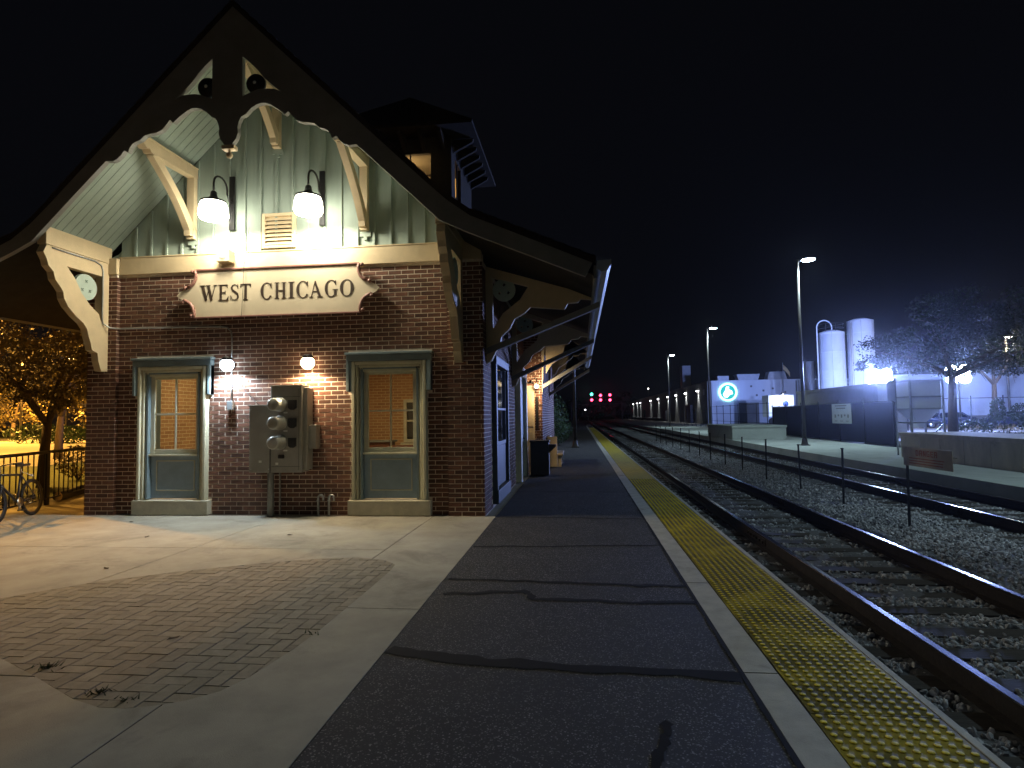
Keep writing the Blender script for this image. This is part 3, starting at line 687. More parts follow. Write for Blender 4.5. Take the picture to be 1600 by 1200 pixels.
# eave brackets along the platform side with straight struts
def eave_bracket(y, xw, xo, zi, zo):
    zt = 4.28
    pg = [(xw, zt), (xw, zi - .25), (xw + .09, zi - .2), (xw + .16, zi - .05), (xw + .22, zi + .02), (xw + .27, zi + .22), (xw + .42, zi + .36), (xw + .5, zi + .52), (xw + .68, zi + .62), (xw + .78, zi + .72), (xo - .48, zo - .12), (xo - .42, zo - .02), (xo - .25, zo - .01), (xo - .2, zo + .05), (xo, zo + .03), (xo, zo + .1)]
    b = obj('eave_bracket', MB().prism(pg, y - .05, y + .05, 'xz', holes=[[(xw + .12, zt - .2), (xw + .12, zi + .35), (xw + .3, zi + .62), (xw + .6, zi + .85), (xw + .75, zt - .38)]]), M_cream, st)
    cx, cz = xw + .32, zt - .42; cl = []
    for a in (90, 215, 325):
        px, pz = cx + .09 * math.cos(R(a)), cz + .09 * math.sin(R(a)); cl.append([(px + .035 * math.cos(R(q)), pz + .035 * math.sin(R(q))) for q in range(0, 360, 90)])
    obj('bracket_disc', MB().prism([(cx + .2 * math.cos(R(q)), cz + .2 * math.sin(R(q))) for q in range(0, 360, 15)], y - .025, y + .025, 'xz', holes=cl), M_disc, b)
    obj('strut', MB().prism([(xw, zi - .09), (xo + .12, zo - .11), (xo + .12, zo - .01), (xw, zi + .02)], y - .07, y + .07, 'xz'), M_verge, b)
eave_bracket(10.35, -1.58, .27, 2.82, 3.60); eave_bracket(14.4, -1.58, .27, 2.60, 3.48); eave_bracket(17.4, -1.05, .27, 2.52, 3.38); eave_bracket(21.5, -1.05, .27, 2.45, 3.3)
# gutter and downpipe
gp = [(.30, 3.86), (.30, 3.74), (.36, 3.70), (.44, 3.71), (.50, 3.80), (.50, 3.87), (.485, 3.87), (.485, 3.81), (.435, 3.725), (.365, 3.715), (.315, 3.75), (.315, 3.86)]
obj('gutter', MB().prism(gp, 8.60, 26.4, 'xz').prism([(.30, 3.86), (.30, 3.74), (.36, 3.70), (.44, 3.71), (.50, 3.80), (.50, 3.87)], 8.585, 8.60, 'xz'), M_gutter, st)
# cupola on the ridge
cx0, cx1, cy0, cy1 = -6.95, -3.57, 17.0, 20.3
m = MB(); th = .12
m.box(cx0, cx1, cy0, cy0 + th, 6.3, 8.30).box(cx0, cx1, cy0, cy0 + th, 9.44, 10.0)
for a, b in ((cx0, -6.3), (-5.55, -4.97), (-4.19, cx1)): m.box(a, b, cy0, cy0 + th, 8.30, 9.44)
m.box(cx1 - th, cx1, cy0 + th, cy1, 6.3, 8.25).box(cx1 - th, cx1, cy0 + th, cy1, 9.44, 10.0).box(cx1 - th, cx1, cy0 + th, 17.5, 8.25, 9.44).box(cx1 - th, cx1, 18.4, cy1, 8.25, 9.44)
m.box(cx0, cx0 + th, cy0 + th, cy1, 6.3, 10.0).box(cx0 + th, cx1 - th, cy1 - th, cy1, 6.3, 10.0)
cu = obj('cupola', m, M_shadewood, st)
obj('cupola_ceiling', MB().box(cx0 + th, cx1 - th, cy0 + th, cy1 - th, 9.95, 9.99).box(cx0 + th, cx1 - th, cy1 - th - .04, cy1 - th, 8.2, 9.94), M_inplaster, cu)
obj('cupola_floor', MB().box(cx0 + th, cx1 - th, cy0 + th, cy1 - th, 8.0, 8.04), M_bench, cu)
m = MB()
for a, b in ((-6.3, -5.55), (-4.97, -4.19)):
    m.box(a, b, cy0 + .04, cy0 + .08, 8.30, 8.36); m.box(a + .14, a + .165, cy0 + .04, cy0 + .08, 8.36, 9.44); m.box(a, b, cy0 + .042, cy0 + .078, 8.78, 8.815)
m.box(cx1 - .06, cx1 - .02, 17.5, 18.4, 8.25, 8.32).box(cx1 - .06, cx1 - .02, 17.93, 17.97, 8.32, 9.44)
obj('cupola_muntin', m, M_dark, cu)
cr = MB(); A = [(cx0 - .75, cy0 - .75, 9.92), (cx1 + .75, cy0 - .75, 9.92), (cx1 + .75, cy1 + .75, 9.92), (cx0 - .75, cy1 + .75, 9.92)]
A2 = [(v[0], v[1], 10.02) for v in A]; ap = ((cx0 + cx1) / 2, (cy0 + cy1) / 2, 12.1)
cr.add(A + A2 + [ap], [(3, 2, 1, 0), (0, 1, 5, 4), (1, 2, 6, 5), (2, 3, 7, 6), (3, 0, 4, 7), (4, 5, 8), (5, 6, 8), (6, 7, 8), (7, 4, 8)])
obj('cupola_roof', cr, M_shadewood, cu)
for q in range(6):
    x = cx0 + .25 + q * .58
    obj('eave_block', MB().prism([(cy0 - .02, 9.5), (cy0 - .1, 9.55), (cy0 - .6, 9.8), (cy0 - .62, 9.9), (cy0 - .02, 9.9)], x - .05, x + .05, 'yz'), M_shadewood, cu)
    y = cy0 + .25 + q * .58
    obj('eave_block', MB().prism([(cx1 + .02, 9.5), (cx1 + .1, 9.55), (cx1 + .6, 9.8), (cx1 + .62, 9.9), (cx1 + .02, 9.9)], y - .05, y + .05, 'xz'), M_shadewood, cu)
light('POINT', 'cupola_bulb', (-5.2, 18.6, 9.3), cu, 26, (1, .62, .22), .08); bpy.data.objects['cupola_bulb'].data.energy = 170
# waiting room behind the two front windows
room = obj('waiting_room', MB().box(-8.82, -1.64, 10.345, 16.0, -.02, .03), M_infloor, st)
obj('inner_wall', MB().box(-8.80, -8.52, 10.345, 16, .03, 3.3).box(-8.52, -5.9, 13.6, 13.7, .03, 3.3).box(-5.95, -5.85, 13.7, 16, .03, 3.3).box(-1.93, -1.64, 10.345, 16, .03, 3.3)
    .box(-5.85, -4.72, 15.9, 16, .03, 3.3).box(-4.02, -1.93, 15.9, 16, .03, 3.3).box(-4.72, -4.02, 15.9, 16, .03, 1.0).box(-4.72, -4.02, 15.9, 16, 2.15, 3.3), M_inbrick, room)
obj('inner_ceiling', MB().box(-8.82, -1.64, 10.345, 16, 3.3, 3.34), M_inplaster, room)
obj('inner_window', MB().box(-4.72, -4.64, 15.86, 15.99, 1.0, 2.15).box(-4.10, -4.02, 15.86, 15.99, 1.0, 2.15).box(-4.64, -4.10, 15.86, 15.99, 1.0, 1.08).box(-4.64, -4.10, 15.86, 15.99, 2.07, 2.15).box(-4.64, -4.10, 15.88, 15.97, 1.55, 1.6).box(-4.39, -4.35, 15.88, 15.97, 1.08, 2.07).box(-4.8, -3.94, 15.82, 15.9, .9, .99), M_sill, room)
obj('inner_glass', MB().box(-4.64, -4.10, 15.93, 15.94, 1.08, 2.07), M_glassdark, room)
cl_ = obj('ceiling_lamp', MB().box(-4.4, -3.2, 12.6, 13.0, 3.25, 3.298), emis('ceiling_diffuser', (1, .66, .28), 3), room)
light('AREA', 'ceiling_glow', (-3.8, 12.8, 3.2), cl_, 75, (1, .78, .42), .9)
light('AREA', 'ceiling_glow', (-7.1, 11.9, 3.2), cl_, 42, (1, .78, .42), .7)
# indoor bench
wb = thing('wooden_bench', (-4.0, 14.4, .03), 'dark red wooden bench inside the station seen through the right front window', 'bench')
obj('seat', MB().bevbox(-4.7, -3.2, 14.2, 14.65, .45, .5, .01), M_bench, wb)
obj('backrest', MB().bevbox(-4.7, -3.2, 14.62, 14.67, .5, .98, .01), M_bench, wb)
for x in (-4.65, -3.3): obj('leg', MB().bevbox(x, x + .07, 14.22, 14.62, .03, .45, .005), M_bench, wb)
dk = thing('ticket_desk', (-5.0, 15.0, .03), 'small dark brown desk box by the inner wall of the waiting room', 'desk')
obj('body', MB().bevbox(-5.4, -4.75, 14.7, 15.2, .03, 1.05, .01), M_bench, dk); obj('top', MB().bevbox(-5.45, -4.7, 14.65, 15.25, 1.051, 1.09, .01), M_shed, dk)

# ------------------------------------------------------------ station sign
sg = thing('station_sign', (-5.24, 9.95, 3.49), 'long cream WEST CHICAGO station sign with scrolled brown ends on the brick wall', 'sign')
LE = [(150, 130), (157, 160), (155, 190), (140, 222), (118, 242), (95, 254), (50, 275), (30, 285), (5, 308), (30, 335), (60, 348), (90, 358), (115, 375), (132, 398), (143, 430), (146, 455), (140, 475)]
def sx(u): return -5.235 + (u - 772) * .002435
def sz(v): return 4.335 - (v - 130) * .00245
lp = [(sx(u), sz(v)) for u, v in LE]; rp = [(2 * -5.235 - x, z) for x, z in lp][::-1]
obj('board', MB().prism(lp + rp, 9.925, 9.965, 'xz'), M_sign, sg)
tr = MB()
for lst, fl in ((LE[0:6], 1), (LE[10:17], 1)):
    for mir in (0, 1):
        pp = [((2 * -5.235 - sx(u)) if mir else sx(u), 9.918, sz(v)) for u, v in lst]
        c = lambda u, v: ((2 * -5.235 - sx(u)) if mir else sx(u), 9.918, sz(v))
        tr.tube(pp, [.03] * len(pp), 8)
        a, b = (c(130, 140), c(75, 258)) if lst[0] == LE[0] else (c(60, 362), c(125, 462))
        tr.ball(a, .036, 10).ball(b, .036, 10)
tr.bevbox(sx(150), 2 * -5.235 - sx(150), 9.905, 9.93, sz(136), sz(122), .005).bevbox(sx(140), 2 * -5.235 - sx(140), 9.905, 9.93, sz(483), sz(471), .005)
obj('scroll_trim', tr, M_signtrim, sg)
# serif capitals built as outlines: each glyph in a unit-height box
def ring(cx, cz, rx, rz, a0, a1, t0, t1, n=26):
    o, i = [], []
    for q in range(n + 1):
        a = R(a0 + (a1 - a0) * q / n); th = t0 + (t1 - t0) * abs(math.cos(a)); 
        o.append((cx + rx * math.cos(a), cz + rz * math.sin(a))); i.append((cx + (rx - th) * math.cos(a), cz + (rz - th * .35 - .02) * math.sin(a)))
    return o + i[::-1]
def rect(x0, x1, z0, z1): return [(x0, z0), (x1, z0), (x1, z1), (x0, z1)]
SF = .035
def stem(x, w=.15): return [rect(x, x + w, 0, 1), rect(x - .07, x + w + .07, 0, SF), rect(x - .07, x + w + .07, 1 - SF, 1)]
def glyph(ch):
    if ch == 'I': return stem(.08), .31
    if ch == 'H': return stem(.08) + stem(.55) + [rect(.2, .6, .47, .52)], .78
    if ch == 'T': return [rect(.25, .40, 0, 1), rect(.17, .48, 0, SF), rect(.0, .65, .945, 1), [(0, 1), (0, .76), (.025, .76), (.09, .95)], [(.65, 1), (.65, .76), (.625, .76), (.56, .95)]], .65
    if ch == 'E': return [rect(.08, .23, 0, 1), rect(0, .23, 0, SF), rect(0, .23, 1 - SF, 1), rect(.2, .58, .95, 1), rect(.2, .45, .48, .53), rect(.2, .62, 0, .05), [(.58, 1), (.58, .78), (.56, .78), (.49, .96)], [(.62, 0), (.64, .25), (.62, .25), (.5, .04)], rect(.425, .45, .39, .62)], .64
    if ch == 'W': return [[(.05, 1), (.21, 1), (.40, .1), (.33, 0), (.28, 0)], [(.33, 0), (.28, 0), (.46, .72), (.50, .66)], [(.37, 1), (.53, 1), (.71, .1), (.64, 0), (.59, 0)], [(.64, 0), (.59, 0), (.84, 1), (.88, 1)], rect(-.02, .28, 1 - SF, 1), rect(.32, .58, 1 - SF, 1), rect(.76, .96, 1 - SF, 1)], .94
    if ch == 'A': return [[(.30, 1), (.36, 1), (.72, 0), (.55, 0), (.29, .86)], [(.30, 1), (.33, .9), (.11, 0), (.06, 0)], rect(.17, .5, .33, .375), rect(-.02, .2, 0, SF), rect(.46, .8, 0, SF)], .78
    if ch == 'O': return [ring(.38, .5, .38, .52, 0, 180, .03, .17), ring(.38, .5, .38, .52, 180, 360, .03, .17)], .76
    if ch == 'C': return [ring(.38, .5, .38, .52, 42, 180, .03, .17), ring(.38, .5, .38, .52, 180, 322, .03, .17), [(.63, .98), (.66, .98), (.67, .66), (.64, .66), (.58, .86)]], .70
    if ch == 'G': return [ring(.38, .5, .38, .52, 42, 180, .03, .17), ring(.38, .5, .38, .52, 180, 310, .03, .17), [(.63, .98), (.66, .98), (.67, .68), (.64, .68), (.58, .86)], rect(.54, .69, .08, .44), rect(.46, .77, .41, .44)], .78
    if ch == 'S':
        pts = []
        sp_ = [(.50, .74, .03), (.45, .90, .035), (.33, .985, .04), (.17, .93, .07), (.10, .78, .10), (.17, .63, .12), (.31, .53, .135), (.46, .40, .13), (.52, .24, .10), (.46, .08, .07), (.29, .015, .04), (.14, .08, .035), (.06, .27, .03)]
        l, r = [], []
        for q, (x_, z_, w_) in enumerate(sp_):
            x0, z0, _ = sp_[max(q - 1, 0)]; x1, z1, _ = sp_[min(q + 1, len(sp_) - 1)]; d = math.hypot(x1 - x0, z1 - z0); nx, nz = -(z1 - z0) / d, (x1 - x0) / d
            l.append((x_ + nx * w_ * .55, z_ + nz * w_ * .4)); r.append((x_ - nx * w_ * .55, z_ - nz * w_ * .4))
        return [l + r[::-1], rect(.49, .52, .7, .98), rect(.04, .07, .02, .3)], .58
ext = dict(zip(range(11), [('W', 190, 318), ('E', 330, 410), ('S', 420, 490), ('T', 500, 580), ('C', 655, 742), ('H', 762, 850), ('I', 866, 912), ('C', 926, 1018), ('A', 1028, 1120), ('G', 1138, 1236), ('O', 1250, 1352)]))
for ch, u0, u1 in ext.values():
    gl, gw = glyph(ch); m = MB(); x0, x1 = sx(u0), sx(u1); 
    for q, pl in enumerate(gl):
        m.prism([(x0 + p[0] / gw * (x1 - x0), 3.775 + p[1] * .285) for p in pl], 9.9195 - q * .0003, 9.926, 'xz')
    obj('letter', m, M_letter, sg)

# ------------------------------------------------------------ lamps on the gable
GL = emis('lamp_glass_hot', (1, .93, .74), 30)
def gable_lamp(x, label):
    t = thing('gooseneck_lamp', (x, 10.03, 5.05), label, 'wall lamp', 'gooseneck lamps on the gable')
    obj('backplate', MB().bevbox(x - .05, x + .05, 9.99, 10.03, 5.06, 6.04, .008), M_dark, t)
    arc = [(x, 9.99, 5.55), (x, 9.93, 5.56), (x, 9.86, 5.66)] + [(x, 9.66 + .20 * math.cos(R(a)), 5.72 + .17 * math.sin(R(a))) for a in range(0, 181, 20)] + [(x, 9.46, 5.56)]
    obj('neck', MB().tube(arc, .018, 8), M_dark, t)
    obj('cap', MB().lathe([(.02, .22), (.05, .19), (.06, .12), (.09, .08), (.21, .03), (.22, 0), (.20, 0)], (x, 9.46, 5.36), 20), M_dark, t)
    obj('shade', MB().lathe([(.20, 0), (.225, -.08), (.24, -.22), (.21, -.28), (.0001, -.29)], (x, 9.46, 5.365), 20), GL, t)  # drum made oversized so its glow spreads like lens bloom
    light('SPOT', 'bulb', (x, 9.66, 5.05), t, P_GABLE, K_GABLE, .10, aim=(x, 9.64, 0), spot_size=R(180), spot_blend=.3)
    return t
gable_lamp(-6.12, 'left gooseneck lamp glowing on the sage gable above the sign, nearer the small speaker box')
gable_lamp(-4.43, 'right gooseneck lamp glowing on the sage gable, just right of the louvred vent')
def jar_lamp(x, z, col, power, label, nm):
    t = thing('jar_lamp', (x, 10.04, z), label, 'wall lamp')
    obj('base', MB().lathe([(.0001, 0), (.075, 0), (.075, -.03), (.05, -.07), (.05, -.09)], (x, 10.04, z), 16, 'y').lathe([(.03, 0), (.085, .0), (.09, .04), (.06, .07), (.0001, .075)], (x, 9.9, z + .075), 16), M_dark, t)
    obj('jar', MB().ball((x, 9.9, z), .118, 16, sz=1.0), emis(nm, col, 11), t)  # globe larger than the real jar, bloom put into its shape
    light('SPOT', 'bulb', (x, 9.85, z - .13), t, power, col, .05, aim=(x, 9.88, 0), spot_size=R(165), spot_blend=.35)
jar_lamp(-6.12, 2.63, K_COOL, P_JARC, 'cool white jar lamp under the bent conduit beside the left window', 'jar_cool')
jar_lamp(-4.64, 2.63, K_WARM, P_JARW, 'warm white jar lamp on the bricks above the electric cabinet', 'jar_warm')
cn = thing('conduit_pipe', (-6.1, 10.03, 1.86), 'thin grey conduit running from the left bracket along the bricks to a lamp', 'conduit')
pth = [(-8.435, 8.75, 4.50), (-8.435, 9.62, 4.50), (-8.435, 9.76, 4.46), (-8.435, 9.80, 4.36), (-8.435, 9.80, 3.52), (-8.435, 9.82, 3.42), (-8.36, 9.9, 3.35), (-8.27, 10.02, 3.35), (-6.32, 10.03, 3.33), (-6.2, 10.03, 3.31), (-6.13, 10.03, 3.24), (-6.11, 10.03, 3.12), (-6.11, 10.03, 2.74)]
obj('pipe', MB().tube(pth, .014, 8).tube([(-6.11, 10.03, 2.52), (-6.11, 10.03, 2.0)], .014, 8), M_conduit, cn)
obj('junction_box', MB().bevbox(-6.165, -6.055, 9.97, 10.045, 1.84, 2.0, .008), M_conduit, cn)
cb = thing('loose_cable', (-6.0, 10.0, 2.2), 'thin dark cable slanting from the cool lamp to the meter cabinet', 'cable')
obj('wire', MB().tube([(-6.05, 10.0, 2.45), (-5.85, 9.98, 2.2), (-5.55, 9.85, 1.96), (-5.45, 9.8, 1.9)], .006, 6), M_black, cb)
cb2 = thing('hanging_cable', (-5.8, 9.9, 3.5), 'thin vertical cable hanging down in front of the station sign', 'cable')
obj('wire', MB().tube([(-5.80, 10.02, 5.1), (-5.81, 9.97, 4.6), (-5.82, 9.90, 4.4), (-5.84, 9.902, 3.9), (-5.86, 9.905, 3.49)], .004, 6), M_black, cb2)
spk = thing('wall_speaker', (-6.18, 10.0, 4.44), 'small cream box speaker on the frieze above the sign', 'speaker')
obj('case', MB().bevbox(-6.30, -6.06, 9.83, 10.0, 4.45, 4.67, .012), M_cream, spk)
obj('grille', MB().lathe([(.0001, -.006), (.06, -.006), (.075, 0)], (-6.18, 9.829, 4.56), 18, 'y'), M_sill, spk)
vt = thing('louvred_vent', (-5.24, 10.06, 4.71), 'cream louvred vent in the gable between the two gooseneck lamps', 'vent')
obj('frame', MB().bevbox(-5.55, -5.49, 10.0, 10.06, 4.70, 5.33, .005).bevbox(-4.99, -4.93, 10.0, 10.06, 4.70, 5.33, .005).bevbox(-5.49, -4.99, 10.0, 10.06, 5.27, 5.33, .005).bevbox(-5.49, -4.99, 10.0, 10.06, 4.70, 4.75, .005), M_cream, vt)
obj('backing', MB().box(-5.49, -4.99, 10.052, 10.06, 4.75, 5.27), M_black, vt)
for q in range(7):
    z = 4.76 + q * .073
    obj('slat', MB().add([(-5.49, 10.0, z), (-4.99, 10.0, z), (-4.99, 10.045, z + .06), (-5.49, 10.045, z + .06), (-5.49, 10.0, z + .012), (-4.99, 10.0, z + .012), (-4.99, 10.045, z + .072), (-5.49, 10.045, z + .072)], [(0, 1, 2, 3), (4, 5, 6, 7), (0, 1, 5, 4), (1, 2, 6, 5), (2, 3, 7, 6), (3, 0, 4, 7)]), M_cream, vt)
# electric meter cabinet
ec = thing('meter_cabinet', (-5.1, 10.0, .75), 'grey electric cabinet with three round meters on the brick wall between the windows', 'electric cabinet')
obj('cabinet_box', MB().bevbox(-5.62, -5.225, 9.76, 10.03, .76, 1.89, .008), M_cab, ec)
obj('cabinet_box', MB().bevbox(-5.222, -4.67, 9.74, 10.03, .76, 2.22, .008), M_cab, ec)
obj('cabinet_rain_hood', MB().bevbox(-5.23, -4.66, 9.72, 10.03, 2.221, 2.245, .004).bevbox(-5.63, -5.225, 9.74, 10.03, 1.891, 1.912, .004), M_cab, ec)
obj('side_duct', MB().bevbox(-4.665, -4.60, 9.80, 10.03, .8, 2.2, .006).bevbox(-4.60, -4.47, 9.87, 10.04, 1.15, 1.56, .006), M_cab, ec)
for z in (1.91, 1.60, 1.27):
    mt_ = obj('meter', MB().lathe([(.0001, 0), (.125, 0), (.125, -.04), (.11, -.05), (.11, -.24), (.095, -.262), (.0001, -.262)], (-5.05, 9.74, z), 24, 'y'), M_meter, ec)
    obj('meter_face', MB().lathe([(.0001, -.004), (.085, -.004), (.088, 0)], (-5.05, 9.477, z), 20, 'y'), M_cab, mt_)
    obj('breaker', MB().prism([(-4.90, z - .06), (-4.86, z - .09), (-4.80, z - .09), (-4.76, z - .06), (-4.76, z + .075), (-4.90, z + .075)], 9.715, 9.742, 'xz'), M_black, ec)
    obj('label', MB().box(-4.99, -4.92, 9.737, 9.741, z - .15, z - .125), M_label, ec)
obj('label', MB().box(-5.44, -5.39, 9.757, 9.762, .93, .965), M_label, ec); obj('label', MB().box(-5.13, -5.08, 9.737, 9.742, .89, .93), M_label, ec)
obj('door_seam', MB().box(-4.72, -4.715, 9.737, 9.7405, .8, 2.18).box(-5.2, -4.70, 9.737, 9.7405, 2.04, 2.046).box(-5.2, -4.70, 9.737, 9.7405, .86, .866), M_black, ec)
for x_, z_ in ((-5.58, .82), (-5.58, 1.84), (-5.26, .82), (-5.26, 1.84)): obj('screw', MB().lathe([(.0001, -.004), (.012, -.004), (.014, 0)], (x_, 9.76, z_), 8, 'y'), M_conduit, ec)
obj('latch', MB().bevbox(-5.07, -4.97, 9.70, 9.742, 1.0, 1.06, .01), M_black, ec)
obj('conduit', MB().tube([(-5.30, 9.9, .77), (-5.30, 9.9, .0)], .055, 12).tube([(-5.14, 9.92, .77), (-5.14, 9.92, .0)], .018, 8), M_cab, ec)
obj('door_cable', MB().tube([(-5.222, 9.73, 1.25), (-5.222, 9.73, .76)], .008, 6), M_black, ec)
for x, lb in ((-4.48, 'left grey vent pipe hook rising from the concrete at the brick wall'), (-4.29, 'right grey vent pipe hook rising from the concrete at the brick wall')):
    t = thing('vent_pipe', (x, 9.98, 0), lb, 'pipe', 'pipe stubs at the wall foot')
    obj('pipe', MB().tube([(x, 9.98, 0), (x, 9.98, .30)] + [(x + .045 - .045 * math.cos(R(a)), 9.98, .30 + .05 * math.sin(R(a))) for a in range(20, 181, 20)] + [(x + .09, 9.98, .25)], .022, 8), M_conduit, t)
    obj('collar', MB().lathe([(.0225, 0), (.034, 0), (.034, .03), (.0225, .03)], (x, 9.98, .24), 10), M_conduit, t)
# platform wall lamps on the bay corner
wl = thing('platform_lamp', (-1.22, 17.38, 2.6), 'small dark gooseneck lamp with bright bulb by the platform side wall bay', 'wall lamp')
obj('arm', MB().tube([(-1.2, 17.44, 2.62), (-1.2, 17.2, 2.72), (-1.3, 17.1, 2.72), (-1.36, 17.1, 2.66)], .012, 6).lathe([(.02, .1), (.04, .06), (.11, 0), (.1, 0)], (-1.36, 17.1, 2.58), 14), M_dark, wl)
obj('bulb_glass', MB().ball((-1.2, 17.2, 2.5), .06).ball((-1.34, 17.12, 2.62), .03), emis('bulb_warm', (1, .8, .5), 14), wl)
light('SPOT', 'bulb', (-1.1, 16.9, 2.55), wl, 60, (1, .74, .42), .06, aim=(-.95, 17.6, 2.5), spot_size=R(150), spot_blend=.5)
light('SPOT', 'bulb', (-1.1, 17.05, 2.5), wl, 40, (1, .74, .42), .06, aim=(-.5, 18.0, 0), spot_size=R(110), spot_blend=.6)

# ------------------------------------------------------------ things on the near platform
tb = thing('trash_bin', (-1.1, 16.75, 0), 'dark boxy litter bin on the asphalt by the station side wall', 'trash bin')
obj('body', MB().bevbox(-1.36, -.85, 16.6, 17.05, .02, .92, .015), M_bin, tb)
obj('lid', MB().bevbox(-1.38, -.83, 16.58, 17.07, .921, .98, .012), M_bin, tb)
obj('ash_tray', MB().prism([(-.849, .86), (-.66, .86), (-.66, .80), (-.849, .62)], 16.65, 16.95, 'xz'), M_bin, tb)
bn = thing('platform_bench', (-.9, 20.2, 0), 'pale cream bench box standing on the platform behind the dark bin', 'bench')
obj('backrest', MB().bevbox(-1.04, -.98, 19.4, 21.2, .35, .98, .01).bevbox(-1.04, -.72, 19.38, 19.44, .02, .98, .01), M_cream, bn)
obj('seat', MB().bevbox(-.975, -.55, 19.45, 21.2, .38, .44, .01), M_cream, bn)
for y in (19.6, 20.9): obj('leg', MB().bevbox(-.95, -.6, y, y + .08, 0, .38, .005), M_cream, bn)

HEAD = emis('led_head', (.75, .92, 1), 42)
def street_lamp(x, y, h, sgn, label, power=P_LED, col=K_LED, face=HEAD, ang=68):
    t = thing('platform_light', (x, y, 0), label, 'street lamp', 'tall platform light poles')
    obj('pole', MB().tube([(x, y, .3), (x, y, h)], [.085, .06], 10), M_pole, t)
    obj('base', MB().bevbox(x - .2, x + .2, y - .2, y + .2, 0, .05, .01).lathe([(.19, .05), (.15, .12), (.12, .3), (.1, .35)], (x, y, 0), 12), M_pole, t)
    obj('arm', MB().tube([(x, y, h - .12), (x + sgn * .22, y, h - .02)], .035, 8), M_pole, t)
    c = (x + sgn * .52, y, h)
    hd = obj('head', MB().lathe([(.0001, .11), (.2, .10), (.32, .05), (.35, 0), (.33, -.02)], c, 20), M_pole, t)
    obj('lens', MB().lathe([(.33, -.015), (.26, -.07), (.0001, -.09)], c, 20), face, hd)
    light('SPOT', 'beam', (c[0], c[1], h - .12), t, power, col, .15, aim=(c[0], c[1], 0), spot_size=R(2 * ang), spot_blend=.6)
    return t
street_lamp(10.99, 31.1, 9.25, 1, 'nearest tall platform light on the far platform, right of the round emblem')
street_lamp(11.5, 55.0, 9.25, 1, 'second tall platform light on the far platform, just left of the round emblem')
street_lamp(11.6, 79.5, 9.25, 1, 'farthest and smallest tall platform light on the far platform')
street_lamp(-.23, 31.4, 9.25, 1, 'dark pole on the near platform, its top hidden behind the station eave', 1000)
street_lamp(11.0, 7.2, 9.25, 1, 'tall platform light of the far row, just outside the right edge of the view', 3000)
street_lamp(-.3, -15, 9.25, 1, 'tall platform light on the near platform, behind the viewer', 1700, (1, .93, .80))

# shrub mass beyond the station
def blob_pts(n, c, r, shell=.55):
    d = rng.normal(size=(n, 3)); d /= np.linalg.norm(d, axis=1)[:, None]; rr = shell + (1 - shell) * rng.random(n) ** .6
    return np.array(c) + d * rr[:, None] * np.array(r)
def shrub(loc, blobs, n, size, label, mt=None, cat='shrub', name='shrub', group=None):
    t = thing(name, loc, label, cat, group)
    m = MB()
    for c, r in blobs: m.leaves(blob_pts(n, (loc[0] + c[0], loc[1] + c[1], loc[2] + c[2]), r), size)
    obj('foliage', m, mt or M_shrub, t, recalc=False)
    sm = MB()
    for q in range(4): a = q * 1.7; sm.tube([(loc[0], loc[1], loc[2]), (loc[0] + .35 * math.cos(a), loc[1] + .35 * math.sin(a), loc[2] + blobs[0][0][2])], [.03, .012], 5)
    obj('stem', sm, M_bark, t); return t
shrub((-1.6, 33.5, 0), [((0, 0, 1.2), (.85, 1.2, 1.15)), ((.3, -.6, .8), (.7, .8, .8)), ((-.2, .8, 1.7), (.6, .9, .8))], 1600, .10, 'rounded dark green shrub at the platform beyond the bin and bench')
shrub((-1.5, 37, 0), [((0, 0, 1.5), (.9, 1.6, 1.5)), ((.3, 1, .8), (.8, .9, .8))], 1200, .12, 'farther dark shrub behind the rounded one along the platform')

def tree(loc, trunk_h, r0, limbs, blobs, n, size, label, mt, group=None):
    t = thing('tree', loc, label, 'tree', group)
    L_ = Vector(loc); m = MB()
    m.tube([L_, L_ + Vector((.03, 0, trunk_h * .5)), L_ + Vector((.1, 0, trunk_h))], [r0 * 1.25, r0, r0 * .8], 9)
    for e in limbs:
        E_ = L_ + Vector(e); s_ = L_ + Vector((.1, 0, trunk_h - .05)); mid = s_.lerp(E_, .5) + Vector((0, 0, .15))
        m.tube([s_, mid, E_], [r0 * .65, r0 * .4, r0 * .12], 6)
        for q in range(5):
            b0 = s_.lerp(E_, .45 + .1 * q); d = Vector(rng.normal(size=3)) * .55 * (L_ + Vector(e) - s_).length * .5; m.tube([b0, b0 + d], [r0 * .2, r0 * .05], 5)
    obj('trunk', m, M_bark, t)
    f = MB()
    for c, r, k in blobs:
        # clustered clumps in each lobe, with gaps between them
        cs = blob_pts(max(6, int(k * 26)), (loc[0] + c[0], loc[1] + c[1], loc[2] + c[2]), r, .35)
        for cc in cs: f.leaves(np.array(cc) + rng.normal(size=(int(n), 3)) * np.array(r) * .13, size)
    obj('crown', f, mt, t, recalc=False)
    return t
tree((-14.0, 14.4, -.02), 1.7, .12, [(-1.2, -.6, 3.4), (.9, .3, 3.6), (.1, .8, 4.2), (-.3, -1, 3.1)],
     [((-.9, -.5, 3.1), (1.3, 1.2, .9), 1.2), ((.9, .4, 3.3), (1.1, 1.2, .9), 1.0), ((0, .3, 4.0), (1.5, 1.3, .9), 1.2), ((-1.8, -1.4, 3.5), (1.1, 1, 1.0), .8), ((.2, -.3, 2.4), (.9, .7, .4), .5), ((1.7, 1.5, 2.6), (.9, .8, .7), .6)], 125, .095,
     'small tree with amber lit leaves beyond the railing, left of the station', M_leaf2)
tree((-24.5, 26, -.02), 2.0, .16, [(-1, 0, 4), (1, .3, 4.4), (0, 1, 5)], [((0, 0, 4.2), (2.2, 2, 1.6), 1.2), ((1.2, .5, 3.2), (1.3, 1.2, 1), .7)], 30, .2, 'yellow lit tree beyond the parking lot, behind the small tree', M_leaf2)
